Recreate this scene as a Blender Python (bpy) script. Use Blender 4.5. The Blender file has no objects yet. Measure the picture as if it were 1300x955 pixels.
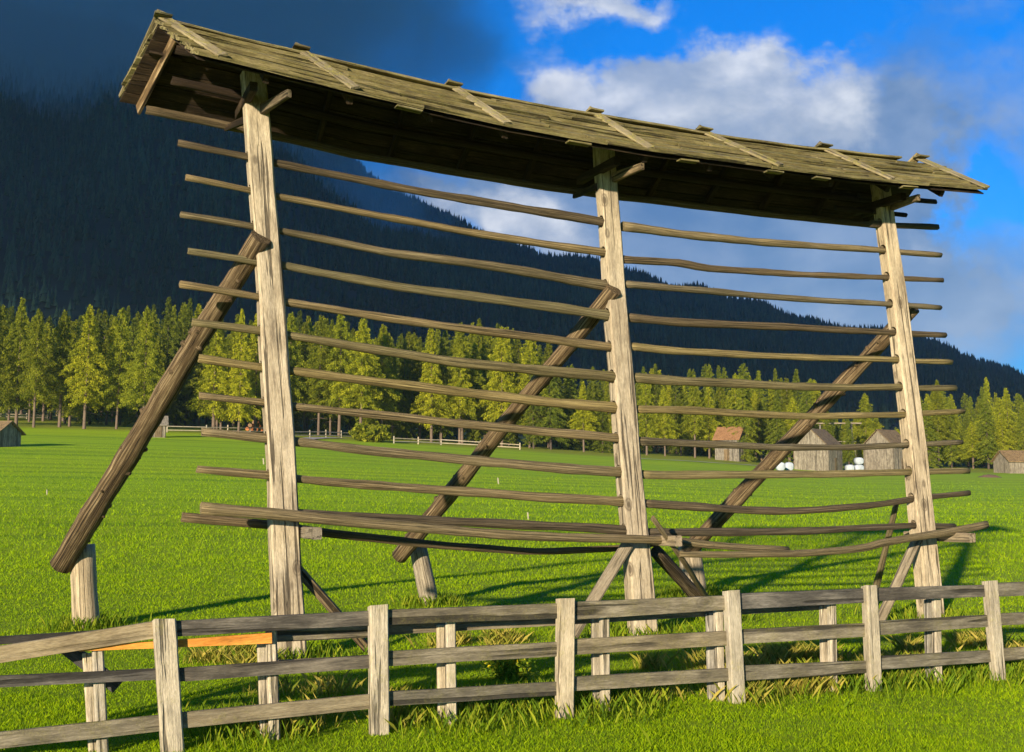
import bpy, math, random
import numpy as np
from mathutils import Vector
random.seed(7); rng = np.random.default_rng(7)
sc = bpy.context.scene
C = sc.collection

# ---------------------------------------------------------------- camera model and measured frame
F = 1450.; CX = 650.; CY = 432.5; H = 2.1
PIT = math.atan(167.5 / F)
SUN_AZ, SUN_EL = 24.0, 13.0            # the way the light travels (right of view), height of the sun

def ray(px, py):
    x = (px - CX) / F; y = (CY - py) / F
    return np.array([x, math.cos(PIT) - y * math.sin(PIT), math.sin(PIT) + y * math.cos(PIT)])
A0 = np.array([-2.5225, 13.2074]); TV = np.array([0.92673, 0.37573]); NV = np.array([-0.37573, 0.92673])
def W(t, n, z):
    p = A0 + TV * t + NV * n
    return np.array([p[0], p[1], z])
def ON(px, py, off=0.0):               # point of the upright plane of the rack (moved off metres back)
    r = ray(px, py); s = ((A0 + NV * off) @ NV) / (r[:2] @ NV)
    return r * s + [0, 0, H]
def tz(px, py, off=0.0):
    p = ON(px, py, off); return (p[:2] - A0) @ TV, p[2]
def onz(px, py, z=0.0):
    r = ray(px, py); s = (z - H) / r[2]; return r * s + [0, 0, H]

EDGE_X = np.array([-400, 0, 200, 400, 560, 750, 860, 1050, 1300, 1700.])
EDGE_Y = np.array([532, 540, 547, 555, 565, 577, 583, 597, 600, 600.])
def terrain(x, y):
    x = np.asarray(x, float); y = np.asarray(y, float)
    u = np.clip(x / np.maximum(y, 60.), -.8, .8)
    R = 2.1 + (600 - np.interp(650 + F * u, EDGE_X, EDGE_Y)) / F * 170
    s = np.maximum((y - 28) / 142., 0)
    sl = np.interp(u, [-.5, 0, .5], [.085, .04, .02])
    z = np.where(s <= 1, R * np.minimum(s, 1) ** 1.3, R + (y - 170) * sl)
    z = z + .02 * np.sin(x * .9 + np.sin(y * .7)) * np.sin(y * .8) * np.clip((y - 14) / 10, 0, 1)
    return z
def hit(px, py, lo=20., hi=400.):
    r = ray(px, py)
    for Y in np.arange(lo, hi, .25):
        p = r * (Y / r[1]) + [0, 0, H]
        if terrain(p[0], p[1]) >= p[2]: return np.array([p[0], p[1], float(terrain(p[0], p[1]))])
    return np.array([p[0], p[1], float(terrain(p[0], p[1]))])
def at(px, Y):
    x = (px - CX) / F * Y * math.cos(PIT) * 1.006
    return np.array([x, Y, float(terrain(x, Y))])
def zat(py, Y):
    r = ray(CX, py); return H + r[2] / r[1] * Y

# ---------------------------------------------------------------- node materials
def newmat(name):
    m = bpy.data.materials.new(name); m.use_nodes = True
    nt = m.node_tree; nt.nodes.clear()
    out = nt.nodes.new('ShaderNodeOutputMaterial'); b = nt.nodes.new('ShaderNodeBsdfPrincipled')
    nt.links.new(b.outputs[0], out.inputs[0]); b.inputs['Roughness'].default_value = .85
    b.inputs['Specular IOR Level'].default_value = .25
    return m, nt, b, out
class N:
    def __init__(s, nt): s.nt = nt
    def add(s, t, **k):
        n = s.nt.nodes.new(t)
        for a, v in k.items(): setattr(n, a, v)
        return n
    def link(s, a, b): s.nt.links.new(a, b)
    def noise(s, vec, scale, detail=4, rough=.55, dist=0.):
        n = s.add('ShaderNodeTexNoise'); n.inputs['Scale'].default_value = scale; n.inputs['Detail'].default_value = detail
        n.inputs['Roughness'].default_value = rough; n.inputs['Distortion'].default_value = dist
        s.link(vec, n.inputs['Vector']); return n.outputs['Fac']
    def ramp(s, fac, stops, interp='LINEAR'):
        r = s.add('ShaderNodeValToRGB'); e = r.color_ramp.elements; r.color_ramp.interpolation = interp
        while len(e) < len(stops): e.new(.5)
        for el, (p, c) in zip(e, stops):
            el.position = p; el.color = (*c, 1) if isinstance(c, (tuple, list)) else (c, c, c, 1)
        s.link(fac, r.inputs[0]); return r.outputs[0]
    def mix(s, fac, a, b, mode='MIX'):
        m = s.add('ShaderNodeMix', data_type='RGBA', blend_type=mode)
        for v, i in ((fac, 0), (a, 6), (b, 7)):
            if hasattr(v, 'is_output'): s.link(v, m.inputs[i])
            elif i == 0: m.inputs[0].default_value = v
            else: m.inputs[i].default_value = (*v, 1)
        return m.outputs[2]
    def math(s, op, a, b=None, c=None, clamp=False):
        m = s.add('ShaderNodeMath', operation=op); m.use_clamp = clamp
        for i, v in enumerate((a, b, c)):
            if v is None: continue
            if hasattr(v, 'is_output'): s.link(v, m.inputs[i])
            else: m.inputs[i].default_value = v
        return m.outputs[0]
    def mapping(s, vec, scale=(1, 1, 1), loc=(0, 0, 0), rot=(0, 0, 0)):
        m = s.add('ShaderNodeMapping'); m.inputs['Scale'].default_value = scale; m.inputs['Location'].default_value = loc
        m.inputs['Rotation'].default_value = rot
        s.link(vec, m.inputs['Vector']); return m.outputs[0]
    def bump(s, h, strength, dist, bsdf):
        b = s.add('ShaderNodeBump'); b.inputs['Strength'].default_value = strength; b.inputs['Distance'].default_value = dist
        s.link(h, b.inputs['Height']); s.link(b.outputs[0], bsdf.inputs['Normal'])

def wood(name, dark, mid, light, crack=.5, lichen=0., lcol=(.32, .3, .05), grain=1., knots=0., ends=None, bump=.8, lic_scale=7):
    m, nt, b, out = newmat(name); n = N(nt)
    co = n.add('ShaderNodeAttribute', attribute_name='wood_co').outputs['Vector']
    g = n.noise(n.mapping(co, (1, 1, .09)), 70 * grain, 6, .7, .5)
    g2 = n.noise(n.mapping(co, (1, 1, .03)), 22 * grain, 3, .5, .6)
    pat = n.noise(n.mapping(co, (1, 1, .35)), 5., 4, .6)
    mixf = n.math('ADD', n.math('MULTIPLY', g, .55), n.math('MULTIPLY', pat, .45))
    col = n.ramp(mixf, [(.33, dark), (.5, mid), (.66, light)])
    cr = n.ramp(g2, [(.385, 1.), (.425, 0.)])
    cr = n.math('MULTIPLY', cr, crack)
    col = n.mix(cr, col, tuple(c * .3 for c in dark))
    fine = n.noise(n.mapping(co, (1, 1, .12)), 190, 3, .6)
    col = n.mix(.5, col, n.ramp(fine, [(.3, .42), (.62, 1.)]), 'MULTIPLY') if False else n.mix(.55, col, n.mix(1., col, n.ramp(fine, [(.32, .5), (.65, 1.25)]), 'MULTIPLY'))
    blot = n.noise(co, 1.7, 3, .6)
    col = n.mix(n.ramp(blot, [(.42, 0.), (.7, .6)]), col, n.mix(1., col, (.62, .6, .6), 'MULTIPLY'))
    hgt = n.math('SUBTRACT', n.math('ADD', n.math('MULTIPLY', g, .6), n.math('MULTIPLY', g2, .5)), n.math('MULTIPLY', cr, 1.2))
    if knots > 0:
        v = n.add('ShaderNodeTexVoronoi'); v.inputs['Scale'].default_value = 3.2; n.link(n.mapping(co, (1, 1, .6)), v.inputs['Vector'])
        k = n.ramp(v.outputs['Distance'], [(.09, 1.), (.13, .35), (.16, .8), (.2, 0.)])
        col = n.mix(n.math('MULTIPLY', k, knots), col, tuple(c * .45 for c in dark)); 
    if lichen > 0:
        l1 = n.noise(co, lic_scale, 6, .75)
        l2 = n.noise(co, 60, 3, .7)
        geo = n.add('ShaderNodeNewGeometry'); sep = n.add('ShaderNodeSeparateXYZ'); n.link(geo.outputs['Normal'], sep.inputs[0])
        up = n.ramp(sep.outputs[2], [(.3, .25), (.75, 1.)])
        lm = n.math('MULTIPLY', n.math('MULTIPLY', n.ramp(l1, [(.62 - .25 * lichen, 0.), (.7 - .2 * lichen, 1.)]), n.ramp(l2, [(.4, .15), (.55, 1.)])), up)
        lc = n.mix(n.ramp(l2, [(.5, 0.), (.7, 1.)]), lcol, tuple(min(1, c * 1.5) for c in lcol))
        col = n.mix(n.math('MULTIPLY', lm, .85), col, lc)
        hgt = n.math('ADD', hgt, n.math('MULTIPLY', lm, .5))
    oi = n.add('ShaderNodeObjectInfo').outputs['Random']
    col = n.mix(1., col, n.ramp(oi, [(0., (.72, .74, .78)), (.35, (.95, .92, .86)), (.7, (1.05, 1.02, .96)), (1., (1.15, 1.06, .9))]), 'MULTIPLY')
    st = n.noise(n.mapping(co, (1, 1, .2)), 9., 5, .7)
    col = n.mix(n.ramp(st, [(.5, 0.), (.68, .75)]), col, n.mix(1., col, (.5, .5, .52), 'MULTIPLY'))
    n.link(col, b.inputs['Base Color'])
    n.bump(hgt, bump, .016, b)
    return m
M = {}
M['post'] = wood('weathered_post_wood', (.26, .205, .14), (.5, .42, .295), (.68, .59, .44), .85, knots=.9)
M['rail'] = wood('grey_rail_wood', (.10, .076, .036), (.30, .235, .125), (.56, .465, .28), .9, lichen=.35, lcol=(.33, .29, .07), knots=.6)
M['railmoss'] = wood('lichened_rail_wood', (.13, .10, .045), (.33, .265, .13), (.54, .46, .24), .8, lichen=.65, lcol=(.36, .33, .07), knots=.5)
M['raildark'] = wood('dark_rail_wood', (.06, .043, .024), (.19, .142, .08), (.42, .335, .20), .9, lichen=.15, knots=.6)
M['log'] = wood('bark_brown_log', (.03, .019, .009), (.15, .102, .052), (.55, .43, .25), .9, knots=.9, grain=.5)
M['beam'] = wood('squared_beam_wood', (.2, .16, .10), (.36, .29, .19), (.5, .42, .29), .6)
M['shingle'] = wood('lichened_roof_board', (.07, .06, .03), (.2, .175, .09), (.38, .34, .2), .95, lichen=.75, lcol=(.27, .26, .06), lic_scale=6)
M['verge'] = wood('mossy_roof_batten', (.16, .135, .07), (.31, .26, .15), (.45, .39, .24), .6, lichen=.55, lcol=(.36, .32, .06))
M['inner'] = wood('shade_darkened_brown_wood', (.012, .0075, .0045), (.038, .025, .014), (.1, .066, .036), .5)  # near-black brown: the deep shade below the roof is put into the colour
M['fencepost'] = wood('pale_fence_post', (.27, .23, .165), (.5, .44, .33), (.68, .6, .47), .8, lichen=.35)
M['board'] = wood('grey_fence_board', (.08, .072, .055), (.2, .175, .125), (.38, .335, .25), .8, lichen=.6, lcol=(.22, .2, .05), grain=.6, knots=.5)
M['boarddark'] = wood('dark_grey_fence_board', (.035, .033, .03), (.1, .093, .082), (.24, .22, .19), .7, grain=.6, knots=.5)
M['boardbrown'] = wood('brown_fence_board', (.2, .155, .09), (.33, .265, .16), (.44, .37, .24), .3, lichen=.2, grain=.6)
M['fresh'] = wood('fresh_orange_board', (.6, .2, .03), (.8, .33, .06), (.9, .45, .1), .1, grain=.6, bump=.3)
M['hutwall'] = wood('hut_plank_wood', (.12, .10, .075), (.28, .245, .19), (.42, .38, .3), .5, grain=.12)
M['hutroof'] = wood('hut_roof_wood', (.12, .08, .04), (.24, .17, .09), (.36, .27, .15), .5, grain=.12)
M['hutroofo'] = wood('orange_hut_roof', (.22, .11, .05), (.34, .18, .085), (.42, .25, .13), .3, grain=.12)
M['farwood'] = wood('far_pale_wood', (.35, .3, .22), (.5, .44, .33), (.62, .56, .45), .2, grain=.3)

def plain(name, col, rough=.8):
    m, nt, b, o = newmat(name); n = N(nt)
    geo = n.add('ShaderNodeNewGeometry')
    f = n.noise(geo.outputs['Position'], 3., 5, .6)
    n.link(n.ramp(f, [(.3, tuple(c * .75 for c in col)), (.7, tuple(min(1, c * 1.15) for c in col))]), b.inputs['Base Color'])
    b.inputs['Roughness'].default_value = rough; return m
M['wrap'] = plain('white_bale_wrap', (.42, .46, .5), .5)
M['stake'] = plain('pale_stake_wood', (.35, .31, .22))
M['dark'] = plain('dark_opening', (.012, .01, .008))
M['dirt'] = plain('brown_dirt', (.2, .12, .07))
M['gravel'] = plain('pale_gravel', (.42, .38, .32))
M['bark'] = plain('conifer_bark', (.17, .12, .085))
M['barkdark'] = plain('dark_conifer_bark', (.09, .065, .05))
M['logred'] = plain('orange_cut_log', (.5, .17, .06))
M['logbrown'] = plain('brown_cut_log', (.25, .15, .08))

def leafmat(name, c0, c1, c2, trans=.35, objvar=.25):
    m, nt, b, o = newmat(name); n = N(nt)
    a = n.add('ShaderNodeAttribute', attribute_name='rnd').outputs['Fac']
    col = n.ramp(a, [(0., c0), (.5, c1), (1., c2)])
    oi = n.add('ShaderNodeObjectInfo')
    col = n.mix(1., col, n.ramp(oi.outputs['Random'], [(0., (1 - objvar,) * 3), (.6, (1.0, 1.0, 1.0)), (1., (1 + objvar, 1 + objvar * .7, 1.))]), 'MULTIPLY')
    n.link(col, b.inputs['Base Color'])
    tr = n.add('ShaderNodeBsdfTranslucent'); n.link(col, tr.inputs[0])
    ms = n.add('ShaderNodeMixShader'); ms.inputs[0].default_value = trans
    n.link(b.outputs[0], ms.inputs[1]); n.link(tr.outputs[0], ms.inputs[2]); n.link(ms.outputs[0], o.inputs[0])
    return m
M['larch'] = leafmat('larch_needles', (.09, .125, .008), (.275, .305, .013), (.53, .52, .03), .35, .4)
M['spruce'] = leafmat('spruce_needles', (.07, .11, .01), (.17, .21, .014), (.33, .35, .03))
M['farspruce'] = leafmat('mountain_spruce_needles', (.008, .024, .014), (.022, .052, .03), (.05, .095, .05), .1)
M['grass'] = leafmat('grass_blade', (.12, .24, .001), (.30, .46, .001), (.54, .66, .003), .5, 0)
M['weed'] = leafmat('weed_leaf', (.08, .15, .006), (.18, .29, .008), (.42, .44, .025), .45, 0)
M['dry'] = leafmat('dry_grass_blade', (.16, .2, .015), (.34, .31, .035), (.58, .45, .09), .4, 0)
M['yellow'] = leafmat('yellow_flower', (.7, .5, .01), (.85, .65, .02), (.9, .75, .05), .3, 0)

# ground
m, nt, b, o = newmat('meadow_ground'); n = N(nt)
pos = n.add('ShaderNodeNewGeometry').outputs['Position']
fine = n.noise(pos, 9., 6, .75)
finer = n.noise(pos, 38., 4, .7)
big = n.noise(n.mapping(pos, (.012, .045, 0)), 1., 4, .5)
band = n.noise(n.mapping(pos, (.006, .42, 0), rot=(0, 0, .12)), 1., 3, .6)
col = n.ramp(fine, [(.3, (.15, .24, .001)), (.52, (.29, .41, .002)), (.72, (.42, .54, .003))])
col = n.mix(.6, col, n.mix(1., col, n.ramp(finer, [(.3, .55), (.7, 1.35)]), 'MULTIPLY'))
sep = n.add('ShaderNodeSeparateXYZ'); n.link(pos, sep.inputs[0])
farm = n.ramp(n.math('DIVIDE', sep.outputs[1], 100.), [(.25, 0.), (.6, 1.)])
col = n.mix(farm, col, n.mix(1., (.33, .50, .001), n.ramp(fine, [(.3, .75), (.7, 1.25)]), 'MULTIPLY'))
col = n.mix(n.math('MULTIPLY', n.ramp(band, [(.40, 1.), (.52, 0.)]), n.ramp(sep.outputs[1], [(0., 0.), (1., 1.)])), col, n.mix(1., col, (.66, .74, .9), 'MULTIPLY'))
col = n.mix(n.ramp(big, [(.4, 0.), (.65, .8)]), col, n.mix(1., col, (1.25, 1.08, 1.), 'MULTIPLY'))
# yellower margin below the trees, dark forest floor beyond
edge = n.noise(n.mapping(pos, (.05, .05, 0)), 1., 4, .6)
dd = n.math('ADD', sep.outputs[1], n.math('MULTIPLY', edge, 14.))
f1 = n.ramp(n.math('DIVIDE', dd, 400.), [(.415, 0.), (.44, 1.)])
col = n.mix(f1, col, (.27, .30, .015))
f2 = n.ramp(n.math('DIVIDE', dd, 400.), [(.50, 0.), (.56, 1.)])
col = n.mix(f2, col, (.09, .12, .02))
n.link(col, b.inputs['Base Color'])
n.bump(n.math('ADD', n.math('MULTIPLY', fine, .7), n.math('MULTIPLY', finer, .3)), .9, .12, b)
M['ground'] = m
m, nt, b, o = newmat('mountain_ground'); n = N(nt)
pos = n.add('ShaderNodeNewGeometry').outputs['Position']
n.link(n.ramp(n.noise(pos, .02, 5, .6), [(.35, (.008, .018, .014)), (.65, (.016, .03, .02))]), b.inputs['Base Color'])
M['mountain'] = m

# ---------------------------------------------------------------- object helpers
def tag(o, label=None, cat=None, group=None, kind=None):
    if label: o['label'] = label
    if cat: o['category'] = cat
    if group: o['group'] = group
    if kind: o['kind'] = kind
    return o
def empty(name, loc=(0, 0, 0), **k):
    o = bpy.data.objects.new(name, None); o.empty_display_size = .3; o.location = Vector(loc); C.objects.link(o); tag(o, **k); return o
def rootloc(p):
    v = Vector((0, 0, 0))
    while p is not None: v = v + p.location; p = p.parent
    return v
class MB:
    def __init__(s): s.v = []; s.f = []; s.w = []
    def add(s, vs, fs, ws):
        k = len(s.v); s.v += [tuple(x) for x in vs]; s.f += [tuple(i + k for i in f) for f in fs]; s.w += [tuple(x) for x in ws]
    def build(s, name, mat, parent=None, smooth=False, loc=None, **k):
        me = bpy.data.meshes.new(name)
        if parent is not None: off = rootloc(parent)
        else: off = Vector(loc) if loc is not None else Vector((0, 0, 0))
        me.from_pydata([(x[0] - off.x, x[1] - off.y, x[2] - off.z) for x in s.v], [], s.f)
        a = me.attributes.new('wood_co', 'FLOAT_VECTOR', 'POINT'); a.data.foreach_set('vector', np.array(s.w, np.float32).ravel())
        if smooth: me.polygons.foreach_set('use_smooth', [True] * len(me.polygons))
        me.materials.append(mat); me.update()
        o = bpy.data.objects.new(name, me); C.objects.link(o)
        if parent is not None: o.parent = parent
        else: o.location = off
        tag(o, **k); return o
def resample(pts, step):
    pts = [np.array(p, float) for p in pts]
    # Catmull-Rom
    P = [2 * pts[0] - pts[1]] + pts + [2 * pts[-1] - pts[-2]]
    out = []
    for i in range(1, len(P) - 2):
        L = np.linalg.norm(P[i + 1] - P[i]); k = max(1, int(L / step))
        for j in range(k):
            u = j / k; a, b_, c, d = P[i - 1:i + 3]
            q = .5 * ((2 * b_) + (-a + c) * u + (2 * a - 5 * b_ + 4 * c - d) * u * u + (-a + 3 * b_ - 3 * c + d) * u ** 3)
            lin = b_ * (1 - u) + c * u
            out.append(.6 * q + .4 * lin)
    out.append(pts[-1]); return out
def sweep(mb, pts, prof, scale=None, up=(0, 0, 1), jit=0., step=.25, caps=True, endjit=0., rj=0.):
    """prof: cross-section [(a,b)], a across, b upward; scale: (start, end)"""
    ps = resample(pts, step); n_ = len(ps); k = len(prof)
    off = rng.uniform(-50, 50, 3)
    L = 0; vs = []; ws = []
    ph = rng.uniform(0, 6.28, 6)
    for i, p in enumerate(ps):
        d = ps[min(i + 1, n_ - 1)] - ps[max(i - 1, 0)]; d = d / np.linalg.norm(d)
        a = np.cross(d, up); a /= np.linalg.norm(a); b_ = np.cross(a, d)
        if i: L += np.linalg.norm(p - ps[i - 1])
        s0, s1 = scale if scale else (1, 1); s = s0 + (s1 - s0) * i / (n_ - 1)
        if rj: s *= 1 + rj * (math.sin(L * 5.1 + ph[0]) * .5 + math.sin(L * 11.3 + ph[1]) * .35 + rng.uniform(-.3, .3))
        w = jit * np.array([math.sin(L * 2.1 + ph[2]) + .5 * math.sin(L * 5.3 + ph[3]), math.sin(L * 1.7 + ph[4]) + .5 * math.sin(L * 4.9 + ph[5])])
        for j, (x, y) in enumerate(prof):
            e = rng.uniform(-1, 1) * endjit if i in (0, n_ - 1) else 0
            vs.append(p + a * (x * s + w[0]) + b_ * (y * s + w[1]) + d * e); ws.append((off[0] + x, off[1] + y, off[2] + L + e))
    fs = [(i * k + j, (i + 1) * k + j, (i + 1) * k + (j + 1) % k, i * k + (j + 1) % k) for i in range(n_ - 1) for j in range(k)]
    if caps: fs += [tuple(range(k)), tuple(range((n_ - 1) * k, n_ * k))[::-1]]
    mb.add(vs, fs, ws)
    return ps
def circ(r, k=10, wob=.06):
    ph = rng.uniform(0, 6.28)
    return [(r * (1 + wob * math.sin(2 * q + ph)) * math.cos(q), r * (1 + wob * math.sin(2 * q + ph)) * math.sin(q)) for q in [2 * math.pi * j / k for j in range(k)]]
def rect(w, h, c=.008):
    a, b_ = w / 2, h / 2; c = min(c, a * .5, b_ * .5)
    return [(-a + c, -b_), (a - c, -b_), (a, -b_ + c), (a, b_ - c), (a - c, b_), (-a + c, b_), (-a, b_ - c), (-a, -b_ + c)]
def pole(name, pts, r0, r1, mat, parent, smooth=True, rj=.06, seg=10, knots=0, **k):
    mb = MB(); sweep(mb, pts, circ(1., seg), (r0, r1), jit=.004, step=.15, endjit=.008, rj=rj)
    if knots:
        ps = resample(pts, .1)
        for i in range(knots):
            q = rng.integers(4, len(ps) - 4); d = ps[q + 1] - ps[q - 1]; d /= np.linalg.norm(d); a = np.cross(d, (0, 0, 1.)); a /= np.linalg.norm(a); b_ = np.cross(a, d)
            an = rng.uniform(0, 6.28); e = a * math.cos(an) + b_ * math.sin(an); rr = r0 + (r1 - r0) * q / len(ps); w_ = rng.uniform(.022, .042)
            kk = len(mb.f); sweep(mb, [ps[q] + e * rr * .7, ps[q] + e * (rr * .9), ps[q] + (e * 1.0 + d * .1) * (rr + rng.uniform(.012, .035))], circ(1., 7), (w_ * 1.7, w_ * .6), up=(.13, .2, .97), step=1, rj=.1)
    o = mb.build(name, mat, parent, smooth, **k)
    # crisp ends
    for p in o.data.polygons:
        if len(p.vertices) > 4: p.use_smooth = False
    return o
def beam(name, p0, p1, w, h, mat, parent, up=(0, 0, 1), c=.008, step=.3, jit=.003, scale=None, **k):
    mb = MB(); sweep(mb, [p0, p1], rect(w, h, c), scale, up, jit, step, endjit=.006, rj=.015)
    return mb.build(name, mat, parent, **k)

# ---------------------------------------------------------------- the hay rack
rack = empty('hay_rack', W(4.3, 0, 0), label='tall roofed wooden hay drying rack with three posts standing in the green meadow', cat='hay rack')

def make_post(centres, w0, w1, d, topz, holes, n=0.):
    """centres: [(px,py)] on plane; holes: list of (t,z,r)"""
    pz = [tz(px, py) for px, py in centres]; pz.sort(key=lambda q: -q[1])
    zs = [q[1] for q in pz][::-1]; ts = [q[0] for q in pz][::-1]
    # straight line fit with slight bow
    co = np.polyfit(zs, ts, 2 if len(zs) > 3 else 1)
    tt = lambda z: float(np.polyval(co, z))
    mb = MB(); k = 22; L = topz + .35; vs = []; ws = []; fs = []
    off = rng.uniform(-50, 50, 3); ph = rng.uniform(0, 6, 4)
    for i in range(k + 1):
        z = -.35 + L * i / k; f = i / k
        w = w0 + (w1 - w0) * f; w *= 1 + .02 * math.sin(z * 2.3 + ph[0]) + .015 * math.sin(z * 5.7 + ph[1])
        dd_ = d * (1 - .12 * f) * (1 + .02 * math.sin(z * 3.1 + ph[2]))
        ct = tt(z) + .006 * math.sin(z * 3 + ph[3])
        for (x, y) in rect(w, dd_, .022):
            vs.append(W(ct + x, n + y, z)); ws.append((0, 0, 0))
    fs = [(i * 8 + j, i * 8 + (j + 1) % 8, (i + 1) * 8 + (j + 1) % 8, (i + 1) * 8 + j) for i in range(k) for j in range(8)]
    fs += [tuple(range(8))[::-1], tuple(range(k * 8, k * 8 + 8))]
    mb.add(vs, fs, ws); o = mb.build('post', M['post'], rack)
    # mortise holes cut through along the rack
    hb = MB()
    for (t, z, r) in holes:
        a = W(t - .35, n - .01, z + .012); c = W(t + .35, n - .01, z + .012)
        vs = []; kk = 12
        for P in (a, c):
            for q in range(kk):
                an = 2 * math.pi * q / kk
                vs.append(P + np.array([NV[0] * math.cos(an) * r, NV[1] * math.cos(an) * r, math.sin(an) * r * 1.05]))
        base = [(q, (q + 1) % kk, kk + (q + 1) % kk, kk + q) for q in range(kk)] + [tuple(range(kk))[::-1], tuple(range(kk, 2 * kk))]
        hb.add(vs, base, [(0, 0, 0)] * len(vs))
    h = hb.build('post', M['post'], rack)
    for ob in (h, o):
        import bmesh
        bm = bmesh.new(); bm.from_mesh(ob.data); bmesh.ops.recalc_face_normals(bm, faces=bm.faces); bm.to_mesh(ob.data); bm.free()
    md = o.modifiers.new('b', 'BOOLEAN'); md.object = h; md.operation = 'DIFFERENCE'; md.solver = 'EXACT'
    bpy.context.view_layer.update()
    me = bpy.data.meshes.new_from_object(o.evaluated_get(bpy.context.evaluated_depsgraph_get()))
    o.modifiers.clear(); o.data = me; me.name = 'post'
    hm = h.data; bpy.data.objects.remove(h); bpy.data.meshes.remove(hm)
    if 'wood_co' in me.attributes: me.attributes.remove(me.attributes['wood_co'])
    a = me.attributes.new('wood_co', 'FLOAT_VECTOR', 'POINT'); rl = np.array(rootloc(rack))
    cw = []
    for v in me.vertices:
        p = np.array(v.co) + rl; r = p[:2] - A0
        cw.append((off[0] + r @ TV - tt(p[2]), off[1] + r @ NV, off[2] + p[2]))
    a.data.foreach_set('vector', np.array(cw, np.float32).ravel())
    return tt

RA = [  # left bay rails
 [(226,181),(321,201),(352,208),(500,237),(610,256),(776,284)],
 [(236,225),(326,243),(356,250),(500,278),(610,297),(780,323)],
 [(229,272),(325,288),(362,294),(500,322),(626,338),(782,365)],
 [(239,319),(330,333),(364,338),(500,363),(640,382),(786,402)],
 [(228,361),(334,378),(368,384),(560,414),(700,431),(788,442)],
 [(244,409),(337,421),(368,427),(569,458),(680,470),(790,480)],
 [(252,455),(340,467),(372,471),(500,488),(666,507),(794,519)],
 [(253,502),(342,512),(375,517),(500,529),(650,544),(797,558)],
 [(256,549),(345,557),(378,561),(500,575),(666,591),(799,600)],
 [(250,596),(347,604),(380,608),(500,618),(666,630),(802,637)],
 [(345,652),(500,659),(600,663),(700,668),(806,674)]]
RB = [
 [(1105,283.5),(1137,286),(1191,288.5)],
 [(790,288),(880,299),(999,310),(1116,318),(1150,320.6),(1194,324)],
 [(788,329),(861,334),(900,341),(1006,348),(1123,352),(1147,354),(1197,356)],
 [(790,361),(900,370),(1010,379),(1125,386.5),(1153,388),(1194,391)],
 [(794,403),(880,410),(1006,416),(1131,422),(1156,423.5),(1200,426)],
 [(796,440),(860,446),(1029,454),(1137,457),(1161,458.6),(1208,459.6)],
 [(800,479),(860,484),(1029,491),(1141,492),(1165,493),(1213,493)],
 [(804,520),(860,521),(1012,528),(1144,527),(1169,525.6),(1223,522)],
 [(808,560),(860,562),(978,568),(1063,568),(1149,565),(1175,564),(1221,562)],
 [(812,602),(860,603),(1029,602.4),(1154,599),(1179,599),(1230,598)],
 [(814,639),(860,642),(995,649),(1097,643),(1160,633.6),(1183,630.5),(1230,625.4)],
 [(818,676),(898,676),(1002,675),(1097,670),(1165,667),(1187,668.4),(1212,668.5)]]
r_a = [(.032,.05),(.03,.047),(.028,.053),(.032,.055),(.033,.048),(.036,.06),(.036,.055),(.034,.05),(.04,.055),(.036,.052),(.05,.052)]
r_b = [(.04,.035),(.055,.036),(.05,.034),(.045,.035),(.05,.035),(.05,.036),(.055,.036),(.05,.038),(.05,.036),(.05,.038),(.055,.036),(.05,.034)]
m_a = ['raildark','rail','rail','railmoss','rail','railmoss','railmoss','rail','rail','rail','raildark']
m_b = ['raildark','rail','raildark','rail','raildark','railmoss','railmoss','railmoss','rail','railmoss','raildark','raildark']
holesL, holesM, holesR = [], [], []
def pix_interp(pts, x):
    return float(np.interp(x, [p[0] for p in pts], [p[1] for p in pts]))
for i, pts in enumerate(RA):
    pole('rail', [ON(px, py) for px, py in pts], r_a[i][0] * 1.24, r_a[i][1] * 1.2, M[m_a[i]], rack, rj=.11)
    xl = 330 + i * 2.9; t, z = tz(xl, pix_interp(pts, xl)); 
    if i < 10: holesL.append((t, z, r_a[i][0] * 1.2 + .03))
    xm = 775 + i * 3.2; t, z = tz(xm, pix_interp(pts, xm)); holesM.append((t, z, r_a[i][1] * 1.15 + .022))
for i, pts in enumerate(RB):
    pole('rail', [ON(px, py) for px, py in pts], r_b[i][0] * 1.14, r_b[i][1] * 1.14, M[m_b[i]], rack, rj=.11)
    xr = 1122 + i * 4.2; t, z = tz(xr, pix_interp(pts, xr)); holesR.append((t, z, (r_b[i][0] + r_b[i][1]) / 2 + .026))
tL = make_post([(328,180),(336,280),(344.5,406),(357.5,600),(366,800)], .345, .27, .25, 6.75, holesL)
tM = make_post([(772,262),(777,340),(798,600),(810,713),(816,800)], .345, .235, .23, 6.45, holesM)
tR = make_post([(1127,300),(1133,345),(1146,461),(1166,602),(1177,738)], .345, .235, .23, 6.4, holesR)

# two heavy rails resting on cross arms
pole('heavy_rail', [ON(*p, -.36) for p in [(255,645),(345,652),(380,656),(506,668),(647,679),(779,684),(856,686.5),(898,692),(1000,698)]], .068, .045, M['rail'], rack)
pole('heavy_rail', [ON(*p, -.42) for p in [(862,704),(1000,703),(1073,699),(1101,695),(1118,690),(1158,683),(1200,676),(1252,666)]], .04, .058, M['rail'], rack)
pole('heavy_rail', [ON(*p, .34) for p in [(231,657),(345,667),(385,673),(474,683),(569,693),(663,700),(710,700),(779,696),(830,690)]], .056, .04, M['raildark'], rack)
# cross arms at the posts
for (tt, dz, side) in ((tL, 1.42, 1), (tM, 1.24, 1), (tR, 1.18, 1)):
    t0 = tt(dz) + side * .215
    beam('cross_arm', W(t0, -.72, dz + .02), W(t0 + .02, .62, dz - .02), .11, .13, M['beam'], rack, c=.012)
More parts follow.
